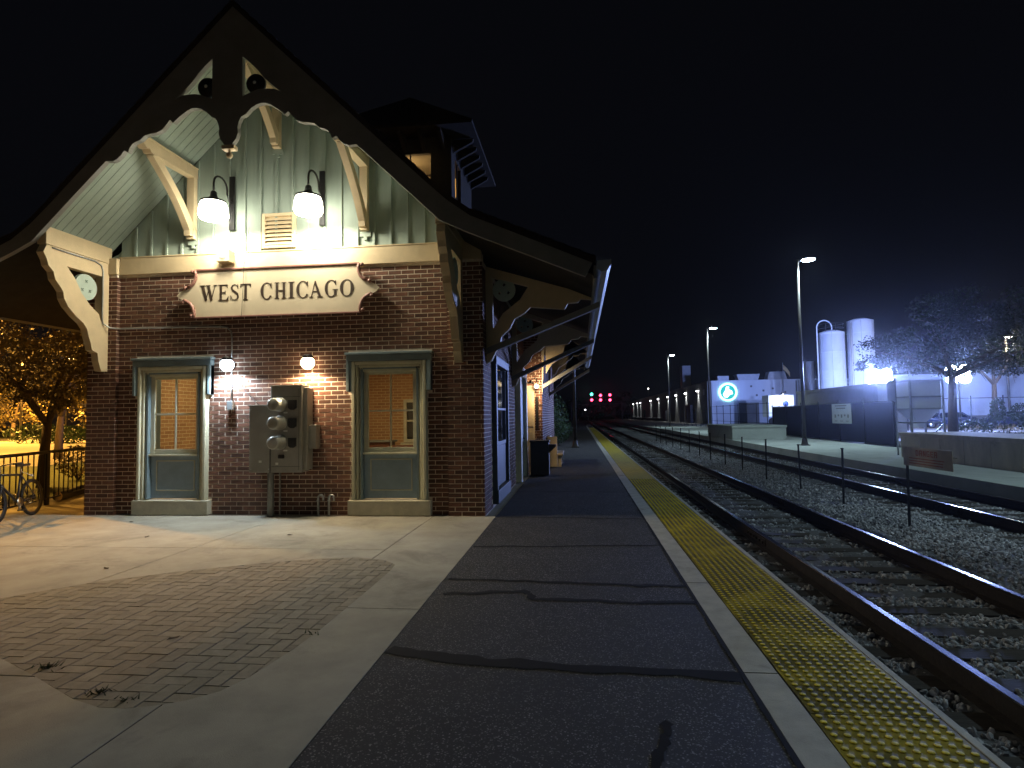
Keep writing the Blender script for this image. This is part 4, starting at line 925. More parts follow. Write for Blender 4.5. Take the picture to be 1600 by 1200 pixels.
tree((-36, 42, -.02), 2.2, .26, [(-1.5, 0, 5), (1.5, .3, 5.4), (0, 1, 6)], [((0, 0, 5.4), (3.6, 3.2, 2.4), 1.6), ((-3, -1, 4.4), (2, 2, 1.6), .8)], 30, .3, 'broad tree far across the lot with a pale thick trunk', M_leaf2)
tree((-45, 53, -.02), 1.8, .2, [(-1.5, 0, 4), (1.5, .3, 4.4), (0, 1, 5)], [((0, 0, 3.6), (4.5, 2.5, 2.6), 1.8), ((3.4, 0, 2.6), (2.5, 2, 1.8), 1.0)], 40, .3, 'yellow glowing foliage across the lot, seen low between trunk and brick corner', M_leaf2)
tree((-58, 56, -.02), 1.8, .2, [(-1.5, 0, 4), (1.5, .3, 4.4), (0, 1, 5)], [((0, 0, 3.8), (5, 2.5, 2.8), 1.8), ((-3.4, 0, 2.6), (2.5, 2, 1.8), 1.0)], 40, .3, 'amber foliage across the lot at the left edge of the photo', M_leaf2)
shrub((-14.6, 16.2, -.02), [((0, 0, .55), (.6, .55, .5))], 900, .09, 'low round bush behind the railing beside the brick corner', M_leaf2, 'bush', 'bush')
shrub((-46, 47, -.02), [((0, 0, .8), (3.5, 1.2, .9)), ((3.4, -1, .7), (2.4, 1.2, .8))], 700, .3, 'dark low hedge at the far edge of the parking lot', M_shrub, 'hedge', 'hedge')
shrub((-40, 47, -.02), [((0, 0, .9), (3.0, 1.2, 1.0))], 700, .3, 'dark hedge clump right of the low hedge across the lot', M_shrub, 'hedge', 'hedge')

# sodium lamps over the parking lot
SODL = emis('sodium_lens', (1, .72, .35), 60)
def sodium(x, y, h, label, power, ang=155):
    t = thing('parking_lamp', (x, y, 0), label, 'street lamp', 'sodium lamps over the parking lot')
    obj('pole', MB().tube([(x, y, 0), (x, y, h)], [.1, .06], 10), M_pole, t)
    obj('arm', MB().tube([(x, y, h), (x + .5, y - .3, h + .12), (x + 1.0, y - .6, h + .1)], .04, 8), M_pole, t)
    hd = obj('head', MB().lathe([(.0001, .14), (.16, .11), (.26, 0), (.24, -.01)], (x + 1.15, y - .7, h), 16), M_pole, t)
    obj('lens', MB().lathe([(.24, 0), (.2, -.1), (.0001, -.14)], (x + 1.15, y - .7, h), 16), SODL, hd)
    light('SPOT', 'glow', (x + 1.15, y - .7, h - .2), t, power, K_SOD, .15, aim=(x + 1.15, y - .7, 0), spot_size=R(ang), spot_blend=.35)
sodium(-52, 51, 7.9, 'far amber street lamp glowing above the parking lot, over the small tree', P_SOD * 7, 168)
sodium(-58.5, 63, 9, 'tiny faint amber lamp farther away, right of the brighter one', P_SOD)
sodium(-33, 30, 7.5, 'amber lamp at the near edge of the lot, outside the left of the view', P_SOD * 2.2, 164)
sodium(-21.5, 16.5, 8.2, 'amber parking lamp just beyond the left edge of the view', P_SOD * 1.7, 150)

# railing
rl = thing('railing', (-10.7, 11.2, 0), 'black metal picket railing left of the station in front of the tree', 'railing')
A_, B_ = Vector((-9.6, 7.7, 0)), Vector((-11.45, 13.1, 0)); d_ = (B_ - A_); Ln = d_.length; d_.normalize(); ang = math.atan2(d_.y, d_.x)
obj('top_rail', MB().tube([A_ + Vector((0, 0, 1.07)), B_ + Vector((0, 0, 1.07))], .032, 8), M_dark, rl)
obj('bottom_rail', MB().tube([A_ + Vector((0, 0, .13)), B_ + Vector((0, 0, .13))], .02, 6), M_dark, rl)
pk0 = None; s_ = .1
while s_ < Ln:
    p = A_ + d_ * s_
    if pk0 is None: pk0 = obj('picket', MB().box(-.009, .009, -.009, .009, .13, 1.06), M_dark, rl); pk0.data.transform(Matrix.Translation(Vector(ROOT[rl.name]))); o = pk0
    else: o = inst(pk0, rl, (0, 0, 0))
    o.location = p - Vector(ROOT[rl.name]); o.rotation_euler.z = ang; s_ += .195
for q in (.05, 3.72, Ln - .03):
    p = A_ + d_ * q; obj('post', MB().bevbox(p.x - .035, p.x + .035, p.y - .035, p.y + .035, 0, 1.1, .006), M_dark, rl)
lg = thing('dark_roll', (-11.0, 12.2, 0), 'dark long roll with a pale oval end lying behind the railing', 'roll')
obj('roll', MB().tube([(-11.05, 11.75, .1), (-11.9, 13.6, .1)], .1, 12, caps=False), M_black, lg)
obj('roll_end', MB().lathe([(.0001, -.004), (.085, -.004), (.1, .01)], (-11.045, 11.74, .1), 14, 'y'), M_cream, lg)

# ------------------------------------------------------------ bicycle (local x forward)
bk = thing('bicycle', (0, 0, 0), 'dark bicycle leaning by the black railing, rear wheel towards the station', 'bicycle')
r_ = .33
def wheel(cx, par):
    w0 = obj('wheel', MB().lathe([(.028, -.04), (.028, .04)], (cx, 0, r_), 10, 'y'), M_chrome, par)
    m = MB(); pr_ = [(r_ - .045, -.012), (r_ - .03, -.024), (r_ - .008, -.022), (r_, 0), (r_ - .008, .022), (r_ - .03, .024), (r_ - .045, .012)]
    m.lathe(pr_, (cx, 0, r_), 36, 'y'); obj('tyre', m, M_tyre, w0)
    obj('rim', MB().lathe([(r_ - .046, -.012), (r_ - .062, -.010), (r_ - .066, 0), (r_ - .062, .010), (r_ - .046, .012)], (cx, 0, r_), 36, 'y'), M_bike, w0)
    sp_ = MB()
    for q in range(28):
        a = 2 * math.pi * q / 28; b = a + (.35 if q % 2 else -.35); sd = .03 * (1 if q % 4 < 2 else -1)
        sp_.tube([(cx + .026 * math.cos(b), sd, r_ + .026 * math.sin(b)), (cx + (r_ - .06) * math.cos(a), 0, r_ + (r_ - .06) * math.sin(a))], .0014, 3, caps=False)
    obj('spokes', sp_, M_chrome, w0)
wheel(0, bk); wheel(1.06, bk)
BB, ST, HT, HB = (.43, 0, .29), (.30, 0, .76), (.86, 0, .80), (.90, 0, .66)
fr = obj('frame', MB().tube([BB, ST], .017).tube([ST, HT], .019).tube([BB, HB], .021).tube([HT, HB], .022)
         .tube([(0, .06, r_), (.40, .03, .29)], .010).tube([(0, -.06, r_), (.40, -.03, .29)], .010).tube([(0, .06, r_), (.30, .02, .74)], .009).tube([(0, -.06, r_), (.30, -.02, .74)], .009), M_bike, bk)
obj('fork', MB().tube([HB, (.92, .05, .60), (1.06, .055, r_)], .013).tube([HB, (.92, -.05, .60), (1.06, -.055, r_)], .013), M_bike, bk)
obj('seat_post', MB().tube([ST, (.265, 0, .90)], .013), M_chrome, bk)
obj('saddle', MB().prism([(.13, -.075), (.16, -.085), (.24, -.06), (.33, -.025), (.41, -.015), (.41, .015), (.33, .025), (.24, .06), (.16, .085), (.13, .075)], .90, .945, 'xy'), M_black, bk)
obj('handlebar', MB().tube([HT, (.84, 0, .90), (.90, 0, .95)], .014).tube([(.80, -.30, .97), (.86, -.18, .97), (.90, 0, .95), (.86, .18, .97), (.80, .30, .97)], .012), M_chrome, bk)
for sy in (-1, 1): obj('grip', MB().tube([(.86, sy * .19, .97), (.79, sy * .315, .97)], .017), M_black, bk)
ck = obj('crank', MB().lathe([(.0001, .04), (.085, .04), (.085, .046), (.0001, .046)], BB, 20, 'y').tube([(.43, .06, .29), (.53, .065, .16)], .011).tube([(.43, -.06, .29), (.33, -.065, .42)], .011), M_chrome, bk)
obj('pedal', MB().bevbox(.49, .58, .07, .16, .148, .172, .004).bevbox(.29, .38, -.16, -.07, .408, .432, .004), M_black, ck)
obj('chain', MB().tube([(.43, .043, .375), (.0, .043, .36)], .005, 4).tube([(.43, .043, .205), (0.0, .043, .30)], .005, 4).lathe([(.0001, .04), (.035, .04), (.035, .05), (.0001, .05)], (0, 0, r_), 14, 'y'), M_dark, bk)
obj('reflector', MB().bevbox(-.02, .0, -.03, .03, .70, .74, .004).tube([(.0, 0, .72), (.285, 0, .82)], .006, 6), M_label, bk)
bk.location = (-9.88, 9.98, -.001); dirv = Vector((.30, -.954)); bk.rotation_euler = (R(4), 0, math.atan2(dirv.y, dirv.x))

# ------------------------------------------------------------ between the tracks
pys = [10.57, 13.02, 15.4, 18.0, 20.55, 23.0, 25.4, 27.85, 30.3, 32.8, 35.4, 38, 40.5, 43]
ordw = ['nearest', 'second', 'third', 'fourth', 'fifth', 'sixth', 'seventh', 'eighth', 'ninth', 'tenth', 'eleventh', 'twelfth', 'thirteenth', 'farthest']
p0 = None
for i, y in enumerate(pys):
    lb = ('thin dark post between the tracks that carries the danger board' if i == 0 else 'thin dark post between the tracks, %s counted back from the danger board' % ordw[i])
    if p0 is None:
        t = p0 = thing('fence_post', (0, 0, 0), lb, 'post', 'row of thin posts between the tracks')
        obj('post', MB().box(-.02, .02, -.006, .006, -.3, .86).box(-.006, .006, .006, .03, -.3, .86), M_dark, t)
        obj('cap', MB().box(-.024, .024, -.01, .034, .861, .885), M_dark, t)
    else: t = copy_tree(p0)
    t.location = (5.3 + random.uniform(-.03, .03), y, random.uniform(-.04, .02)); t.rotation_euler = (random.uniform(-.02, .02), random.uniform(-.02, .02), 0); tag(t, lb)
dg_ = thing('danger_sign', (5.3, 9.9, .7), 'faded beige DANGER board hung beside the nearest post between the tracks', 'sign')
obj('board', MB().box(5.285, 5.29, 9.28, 10.6, .76, 1.06), M_danger, dg_)
# DANGER lettering, strokes on a 3x5 grid, reading along -y (seen from the platform)
G5 = {'D': [(0, 0, .22, 1), (0, 0, .7, .18), (0, .82, .7, 1), (.72, .12, .95, .88)], 'A': [(0, 0, .22, 1), (.73, 0, .95, 1), (.2, .82, .75, 1), (.2, .36, .75, .52)],
      'N': [(0, 0, .22, 1), (.73, 0, .95, 1), (.2, .55, .45, .9), (.42, .2, .74, .55)], 'G': [(0, 0, .22, 1), (.2, 0, .95, .18), (.2, .82, .95, 1), (.73, .18, .95, .5), (.5, .38, .74, .52)],
      'E': [(0, 0, .22, 1), (.2, 0, .95, .18), (.2, .82, .95, 1), (.2, .42, .8, .58)], 'R': [(0, 0, .22, 1), (.2, .82, .8, 1), (.2, .4, .8, .56), (.73, .52, .95, .88), (.68, 0, .92, .42)]}
for q, ch in enumerate('DANGER'):
    m = MB(); y0 = 10.22 - q * .10
    for a, b, c, e in G5[ch]: m.box(5.281, 5.2848, y0 - c * .075, y0 - a * .075, .93 + b * .09, .93 + e * .09)
    obj('letter', m, M_red, dg_)
m = MB()
for z in (.88, .84, .80): m.box(5.282, 5.2848, 9.42 + random.uniform(0, .1), 10.42, z, z + .014)
obj('small_print', m, M_red, dg_)
obj('hanger', MB().box(5.29, 5.30, 10.52, 10.58, .8, 1.0).tube([(5.3, 10.57, .95), (5.3, 9.2, .96)], .003, 4), M_dark, dg_)

# ------------------------------------------------------------ far platform things
b1 = thing('boarding_ramp', (12.4, 19, 0), 'long beige concrete boarding block on the far platform at the right edge', 'concrete block')
y = 22.9; k = 0
while y > 8:
    obj('panel', MB().bevbox(11.35, 13.5, y - 1.17, y - .01, .0, .74, .008), M_wallblk, b1); y -= 1.18
obj('cap', MB().bevbox(11.31, 13.54, 7.5, 22.93, .742, .87, .015), M_wallblk, b1)
b2 = thing('boarding_block', (11, 39, 0), 'grey concrete block at mid distance on the far platform before the dark fence', 'concrete block')
obj('body', MB().bevbox(9.45, 12.65, 38.8, 46, .0, .72, .01), M_concfar, b2)
obj('cap', MB().bevbox(9.4, 12.7, 38.75, 46.05, .722, .85, .012), M_concfar, b2)
sp1 = thing('sign_post', (11.7, 23.8, 0), 'thin pole with a white sign panel beside the beige block', 'sign')
obj('pole', MB().tube([(11.7, 23.8, 0), (11.7, 23.8, 2.85)], .03, 8), M_conduit, sp1)
obj('sign_panel', MB().bevbox(11.40, 11.66, 23.77, 23.79, 2.0, 2.78, .005), M_nosign, sp1)
# dark screened fence with notice board
fn = thing('screen_fence', (14.3, 40, 0), 'black screened fence along the back of the far platform', 'fence')
obj('screen', MB().box(14.36, 14.38, 29.3, 47, .05, 2.05), M_screen, fn)
for y in np.arange(29.4, 47.2, 2.9): obj('post', MB().tube([(14.33, y, 0), (14.33, y, 2.25)], .03, 8), M_dark, fn)
obj('top_rail', MB().tube([(14.33, 29.4, 2.08), (14.33, 47, 2.08)], .02, 6), M_dark, fn)
fn2 = thing('mesh_fence', (15, 60, 0), 'open wire fence with thin posts before the white building', 'fence')
for y in np.arange(48, 94, 3): obj('post', MB().tube([(15.2, y, 0), (15.2, y, 2.5)], .03, 6), M_dark, fn2)
m = MB()
for z in (.1, .8, 1.6, 2.4): m.tube([(15.2, 48, z), (15.2, 93, z)], .018, 4)
obj('wire', m, M_dark, fn2)
nb = thing('notice_board', (14.3, 34.7, 1), 'white notice board hung on the black screened fence', 'sign')
obj('board', MB().bevbox(14.22, 14.25, 33.5, 35.9, .98, 2.06, .005), M_nosign, nb)
m = MB()
for k, z in enumerate((1.92, 1.78)): m.box(14.215, 14.2195, 34.0 + .15 * k, 35.45 - .1 * k, z, z + .07)
for q in range(5): m.box(14.215, 14.2195, 33.75 + q * .4, 33.95 + q * .4, 1.3 + .08 * (q % 2), 1.48)
for q in range(3): m.box(14.215, 14.2195, 33.8 + q * .7, 34.15 + q * .7, 1.1, 1.14)
obj('print', m, M_shed, nb)
# long grey shed behind the fence
sh = thing('grey_shed', (19, 46, 0), 'long low grey building behind the black fence, below the floodlight', 'shed')
obj('wall', MB().box(18.3, 19.9, 39.3, 53, 0, 3.17), M_greywall, sh)
obj('roof', MB().box(18.2, 20.0, 39.2, 53.1, 3.171, 3.37), M_greywall, sh)
for y in (41.5, 45, 48.5): obj('door', MB().box(18.26, 18.298, y, y + 1.6, .05, 2.3), M_shed, sh)
# hopper on legs
hp = thing('hopper', (19.3, 36.8, 0), 'pale steel hopper bin on a leg frame behind the beige block', 'hopper')
X0, X1, Y0, Y1 = 18.5, 20.08, 36.0, 37.7; zt, zm, zb = 3.30, 1.73, .67
obj('tub', MB().add([(X0, Y0, zm), (X1, Y0, zm), (X1, Y1, zm), (X0, Y1, zm), (X0, Y0, zt), (X1, Y0, zt), (X1, Y1, zt), (X0, Y1, zt)], [(0, 1, 5, 4), (1, 2, 6, 5), (2, 3, 7, 6), (3, 0, 4, 7), (4, 5, 6, 7)]), M_white, hp)
fx0, fx1, fy0, fy1 = 19.07, 19.52, 36.6, 37.05
obj('funnel', MB().add([(X0, Y0, zm), (X1, Y0, zm), (X1, Y1, zm), (X0, Y1, zm), (fx0, fy0, zb + .25), (fx1, fy0, zb + .25), (fx1, fy1, zb + .25), (fx0, fy1, zb + .25), (fx0, fy0, zb), (fx1, fy0, zb), (fx1, fy1, zb), (fx0, fy1, zb)], [(0, 1, 5, 4), (1, 2, 6, 5), (2, 3, 7, 6), (3, 0, 4, 7), (4, 5, 9, 8), (5, 6, 10, 9), (6, 7, 11, 10), (7, 4, 8, 11), (8, 9, 10, 11)]), M_white, hp)
for x in (X0 - .06, X1 + .06):
    for y in (Y0 - .06, Y1 + .06): obj('leg', MB().bevbox(x - .05, x + .05, y - .05, y + .05, 0, zt + .06, .006), M_conduit, hp)
m = MB()
for z in (zt, 2.4, zm, .95):
    m.box(X0 - .01, X1 + .01, Y0 - .09, Y0 - .03, z - .04, z + .04).box(X0 - .09, X0 - .03, Y0 - .01, Y1 + .01, z - .04, z + .04)
m.tube([(X1 + .05, Y0 - .06, .9), (X1 - .5, Y0 - .06, .3)], .035, 6); obj('frame_rail', m, M_conduit, hp)
# floodlights
FL = emis('flood_lens', (.62, .78, 1), 160)
def flood(x, y, h, label, aim, pw=P_FLOOD, back=None):
    t = thing('floodlight', (x, y, 0), label, 'floodlight', 'blue white floodlights')
    obj('pole', MB().tube([(x, y, 0), (x, y, h)], .06, 8), M_pole, t)
    d = (Vector(aim) - Vector((x, y, h))); d.z = 0; d.normalize(); sd = Vector((-d.y, d.x, 0))
    obj('crossbar', MB().tube([Vector((x, y, h)) - sd * .7, Vector((x, y, h)) + sd * .7], .05, 6), M_pole, t)
    for k in (-1, 1):  # four oversized heads, added so the glare reads as a wide bloom
        for q in (0, 1):
            c = Vector((x, y, h - .18 + q * .56)) + sd * k * .36 + d * .12
            up = Vector((0, 0, 1)); disc = lambda rr, e: [c + (sd * math.cos(i * math.pi / 9) + up * math.sin(i * math.pi / 9)) * rr + d * e for i in range(18)]
            vs = disc(.16, -.3) + disc(.36, -.02) + disc(.37, .02)
            hd = obj('head', MB().add(vs, [tuple(range(18))] + [(q_ * 18 + i, q_ * 18 + (i + 1) % 18, q_ * 18 + 18 + (i + 1) % 18, q_ * 18 + 18 + i) for q_ in (0, 1) for i in range(18)], sm=True), M_pole, t)
            obj('lens', MB().add(disc(.36, .015) + disc(.25, .07) + [c + d * .1], [(i, (i + 1) % 18, 18 + (i + 1) % 18, 18 + i) for i in range(18)] + [(18 + i, 18 + (i + 1) % 18, 36) for i in range(18)], sm=True), FL, hd, recalc=False)
    p = Vector((x, y, h + .1)) + d * .25
    light('SPOT', 'beam', p, t, pw, K_FLOOD, .3, aim=aim, spot_size=R(105), spot_blend=.8)
    if back: light('SPOT', 'rear_fill', Vector((x, y, h + .1)) - d * .25, t, back[1], K_FLOOD, .3, aim=back[0], spot_size=R(120), spot_blend=.7)  # added light for the white walls behind; no head faces that way
flood(21.2, 45, 3.85, 'left dazzling blue white floodlight above the grey shed and hopper', (0, 12, 1.5), P_FLOOD, ((26, 97, 3), 42000))
flood(26.3, 45, 4.0, 'right dazzling blue white floodlight over the hopper, before the tree', (0, 8, 1.0), P_FLOOD, ((52, 80, 3), 42000))
# silos
def silo(x, y, r, h, label):
    t = thing('silo', (x, y, 0), label, 'silo', 'white silos')
    obj('shell', MB().lathe([(r, 0), (r, h), (r * .5, h + .25), (.001, h + .35)], (x, y, 0), 36), M_white, t)
    m = MB()
    for z in np.arange(2, h, 2.2): m.lathe([(r + .001, z), (r + .03, z + .03), (r + .001, z + .06)], (x, y, 0), 36)
    obj('hoop', m, M_white, t)
    m = MB()
    for a in (200, 250, 300): m.box(x + (r + .004) * math.cos(R(a)) - .02, x + (r + .004) * math.cos(R(a)) + .02, y + (r + .004) * math.sin(R(a)) - .02, y + (r + .004) * math.sin(R(a)) + .02, 0, h)
    obj('seam', m, M_roofunit, t); return t
s1 = silo(30, 75, 1.42, 11.0, 'shorter white silo with a curved pipe and ladder on its left side')
m = MB().tube([(30 - 1.75, 74.6, 0), (30 - 1.75, 74.6, 11.6)] + [(30 - .9 - .85 * math.cos(R(a)), 74.6, 11.6 + .85 * math.sin(R(a))) for a in range(15, 181, 15)] + [(30 - .05, 74.6, 11.1)], .07, 8)
obj('fill_pipe', m, M_white, s1)
m = MB()
for z in (11.5, 12.0): m.tube([(30 + 1.35 * math.cos(R(a)), 75 + 1.35 * math.sin(R(a)), z) for a in range(0, 361, 24)], .03, 5)
for a in range(0, 360, 45): m.tube([(30 + 1.35 * math.cos(R(a)), 75 + 1.35 * math.sin(R(a)), 11), (30 + 1.35 * math.cos(R(a)), 75 + 1.35 * math.sin(R(a)), 12)], .025, 5)
obj('guard_rail', m, M_dark, s1)
s2 = silo(33.3, 75, 1.42, 12.3, 'taller white silo partly hidden by tree branches')
obj('ladder', MB().box(31.9, 31.95, 73.9, 73.95, 0, 12).box(31.9, 31.95, 74.3, 74.35, 0, 12), M_conduit, s2)
# factory with round emblem
fb = thing('factory', (40, 150, 0), 'white factory carrying a glowing round emblem, wall lights along its side', 'factory')
obj('front_wall', MB().box(20.6, 36.0, 96.6, 97.0, 0, 6.5), M_whitewall, fb)
obj('side_wall', MB().box(20.0, 20.58, 97.0, 240, 0, 6.45), M_greywall, fb)
obj('roof', MB().box(20.0, 60, 97.0, 240, 6.5, 6.7).box(36, 60, 96.9, 97.3, 0, 6.49), M_greywall, fb)
m = MB()
for x in np.arange(20.8, 35.9, .45): m.box(x, x + .04, 96.57, 96.602, .1, 6.45)
tag(obj('wall_ribs', m, M_whitewall, fb), kind='stuff')
obj('parapet', MB().box(20.5, 36.1, 96.5, 97.05, 6.501, 6.72), M_whitewall, fb)
for y in (104, 115.6, 126.9, 138.5, 155, 171.4, 199.7, 210.6, 225.3):
    wlp = obj('wall_light', MB().box(19.75, 19.99, y - .25, y + .25, 5.5, 5.7), M_pole, fb)
    obj('wall_light_lens', MB().box(19.70, 19.99, y - .35, y + .35, 5.36, 5.49), emis('wall_light_glow', (.95, .97, 1), 24), wlp)
    light('SPOT', 'wash', (19.72, y, 5.3), wlp, 900, (.85, .93, 1), .1, aim=(19.97, y, 2), spot_size=R(70), spot_blend=.5)
obj('dock_shelter', MB().box(19.3, 19.99, 108, 113, 0, 3.2).box(19.5, 19.99, 140, 144, 0, 2.4).box(19.5, 19.99, 186, 192, 0, 3), M_black, fb)
obj('dock_edge', MB().box(18.8, 19.99, 145, 235, .6, .75), M_conduit, fb)
for x0, x1, z0, z1, sl in ((21.8, 23.5, 6.73, 7.5, 0), (25, 27.9, 6.73, 7.7, -.3), (29.3, 32.3, 6.73, 8.0, .35)):
    obj('roof_unit', MB().prism([(x0 - sl * .0, z0), (x1, z0), (x1 - sl, z1), (x0 + sl, z1)], 97.6, 99.5, 'xz'), M_roofunit, fb)
obj('roof_box', MB().box(34.9, 36.3, 97.6, 99.5, 6.72, 9.5), M_whitewall, fb)
obj('roof_stack', MB().box(23.2, 25.0, 138, 141, 6.72, 12.4), M_roofunit, fb)
obj('side_window', MB().box(19.97, 19.995, 99.0, 100.2, 4.6, 5.5), M_nosign, fb)
for x, z in ((26.4, 5.6), (28.2, 4.9), (29.6, 5.2), (31.4, 4.6), (27.2, 4.2)): obj('wall_vent', MB().bevbox(x, x + .28, 96.48, 96.56, z, z + .28, .02), M_shed, fb)
obj('downpipe', MB().tube([(33.2, 96.5, 0), (33.2, 96.5, 6.5)], .09, 8).tube([(33.6, 96.5, 0), (33.6, 96.5, 6.5)], .05, 8), M_shed, fb)
obj('front_door', MB().bevbox(24.6, 27.6, 96.5, 96.59, 0, 3.2, .03), M_shed, fb)
# emblem: glowing ring, green field, abstract pale shapes
em = thing('emblem_sign', (23.0, 96.5, 4.9), 'glowing round green emblem with a bright cyan rim on the white factory wall', 'sign')
obj('rim', MB().prism([(23.0 + 1.42 * math.cos(R(a)), 4.9 + 1.42 * math.sin(R(a))) for a in range(0, 360, 8)], 96.36, 96.5, 'xz', holes=[[(23.0 + 1.12 * math.cos(R(a)), 4.9 + 1.12 * math.sin(R(a))) for a in range(0, 360, 8)]]), emis('rim_glow', (.42, .95, 1), 2.6), em)
obj('field', MB().prism([(23.0 + 1.118 * math.cos(R(a)), 4.9 + 1.118 * math.sin(R(a))) for a in range(0, 360, 8)], 96.40, 96.49, 'xz'), emis('field_glow', (.02, .40, .20), .7), em)
obj('figure', MB().prism([(22.75, 5.75), (23.2, 5.75), (23.15, 5.3), (23.6, 5.1), (23.75, 4.6), (23.3, 4.5), (22.9, 4.05), (22.45, 4.1), (22.25, 4.6), (22.6, 5.15)], 96.37, 96.399, 'xz'), emis('figure_glow', (.95, 1, .92), 1.8), em)
light('POINT', 'rim_spill', (23.0, 95.6, 4.9), em, 160, (.18, .28, 1), .8)
# trailer in the yard, flag
tl = thing('white_trailer', (27, 78, 0), 'bright white trailer with a dark round mark in the yard', 'trailer')
obj('box', MB().bevbox(23.0, 26.0, 76.5, 79, 1.1, 3.75, .05), M_white, tl)
obj('round_mark', MB().lathe([(.0001, -.01), (.35, -.01), (.36, 0)], (25.0, 76.49, 2.7), 20, 'y'), mat('mark_blue', (.04, .07, .22), .5), tl)
for x in (23.6, 25.2): obj('wheel', MB().lathe([(.0001, -.15), (.5, -.15), (.5, .15), (.0001, .15)], (x, 77, .5), 18, 'y'), M_tyre, tl)
ylt = obj('fill_lamp', MB().bevbox(24.3, 24.7, 75.6, 75.8, 3.9, 4.1, .02).box(24.45, 24.55, 75.8, 76.6, 3.76, 3.95), M_pole, tl)  # lamp added to brighten the trailer front
light('SPOT', 'beam', (24.5, 75.4, 3.8), ylt, 500, (.75, .85, 1), .15, aim=(24.5, 76.6, 2.0), spot_size=R(150), spot_blend=.6)
fg = thing('flag', (31.0, 95.5, 0), 'small drooping yellowish flag on a thin pole above the factory roof', 'flag')
obj('pole', MB().tube([(31.0, 95.5, 0), (31.0, 95.5, 9.2)], .05, 6), M_conduit, fg)
m = MB(); vs = []
for i in range(7):
    for j in range(4): u, v = i / 6, j / 3; vs.append((31.05 + u * 1.0, 95.5 + .12 * math.sin(u * 7), 8.9 - u * 1.1 - v * .75 + .1 * math.sin(u * 5)))
m.add(vs, [(i * 4 + j, i * 4 + j + 1, (i + 1) * 4 + j + 1, (i + 1) * 4 + j) for i in range(6) for j in range(3)]); obj('cloth', m, M_flag, fg, recalc=False)
# white warehouse at the right
wh = thing('white_warehouse', (60, 90, 0), 'long white flat roofed warehouse lit blue behind the parked cars', 'warehouse')
obj('wall', MB().box(37, 95, 80, 80.4, 0, 5.85), M_whitewall, wh)
obj('roof', MB().box(36.8, 95.2, 79.8, 120, 5.86, 6.1), M_whitewall, wh)
obj('skirt', MB().box(37, 95, 79.9, 79.99, 0, .9), M_shed, wh)
for x in (48, 52.5, 57): obj('roof_unit', MB().box(x, x + 1.6, 84, 86, 6.11, 7.0), M_roofunit, wh)
# parked cars
def car(loc, rot, label):
    t = thing('parked_car', (0, 0, 0), label, 'car', 'cars parked by the warehouse')
    body = [(-2.15, .35), (2.15, .35), (2.2, .6), (2.1, .82), (1.2, .92), (.55, 1.40), (-1.1, 1.45), (-1.75, 1.0), (-2.15, .95)]
    m = MB().prism(body, -.85, .85, 'xz'); obj('body', m, M_car, t)
    obj('windows', MB().prism([(1.05, .95), (.52, 1.34), (-1.02, 1.38), (-1.5, 1.0)], -.858, .858, 'xz'), M_glassdark, t)
    for x in (-1.35, 1.35):
        for y in (-.8, .8):
            w0 = obj('wheel', MB().lathe([(.0001, -.1), (.33, -.1), (.33, .1), (.0001, .1)], (x, y, .33), 20, 'y'), M_tyre, t)
            obj('hub', MB().lathe([(.0001, -.105), (.19, -.105), (.2, -.09)], (x, y, .33), 14, 'y').lathe([(.0001, .105), (.19, .105), (.2, .09)], (x, y, .33), 14, 'y'), M_chrome, w0)
    for y in (-.6, .6): obj('headlight', MB().bevbox(2.12, 2.2, y - .18, y + .18, .62, .76, .02), M_chrome, t)
    t.location = loc; t.rotation_euler.z = rot; return t
c0 = car((37.6, 58, -.03), R(168), 'dark parked car at the right edge before the white warehouse')
c1 = copy_tree(c0); c1.location = (33.4, 59.5, -.03); c1.rotation_euler.z = R(172); tag(c1, 'dark parked car half hidden behind the bush near the hopper')
pl = thing('utility_pole', (39.3, 60, 0), 'thin tall pole before the white warehouse at the right edge', 'pole')
obj('pole', MB().tube([(39.3, 60, 0), (39.3, 60, 8.2)], [.11, .07], 8), M_pole, pl)
hd = obj('head', MB().lathe([(.0001, .12), (.25, .08), (.3, 0)], (39.3, 59.7, 8.25), 14), M_pole, pl)
obj('lens', MB().lathe([(.3, 0), (.2, -.08), (.0001, -.1)], (39.3, 59.7, 8.25), 14), emis('pole_lens', (1, .95, .8), 30), hd)
light('POINT', 'glow', (39.3, 59.6, 7.9), pl, 2600, (1, .93, .7), .2)
fn3 = thing('pipe_fence', (36, 52, 0), 'thin pipe fence with tall posts before the parked cars', 'fence')
for x in np.arange(24, 44, 2.4): obj('post', MB().tube([(x, 52, 0), (x, 52, 2.75 if int(x * 10) % 3 else 3.1)], .05, 6), M_dark, fn3)
obj('rail', MB().tube([(24, 52, 2.55), (44, 52, 2.55)], .03, 6).tube([(24, 52, .9), (44, 52, .9)], .03, 6), M_dark, fn3)
shrub((24.3, 37.5, -.03), [((0, 0, .8), (1.4, .8, .75)), ((.8, 0, 1.4), (.55, .5, .6)), ((-.25, .2, 1.65), (.4, .4, .7)), ((2.0, 0, .6), (1.1, .7, .55)), ((-1.7, 0, .6), (1.0, .7, .55))], 900, .12, 'dark ragged bush between the hopper and the parked cars', M_shrub, 'bush', 'bush')
shrub((28.3, 37.5, -.03), [((0, 0, .6), (2.2, .8, .55)), ((2.5, 0, .5), (1.7, .8, .5))], 900, .12, 'low dark hedge below the parked cars at the right edge', M_shrub, 'hedge', 'hedge')
def sc(L, k=.83): return [tuple(v * k for v in e) if not isinstance(e[0], tuple) else (tuple(v * k for v in e[0]), tuple(v * k for v in e[1])) + tuple(e[2:]) for e in L]
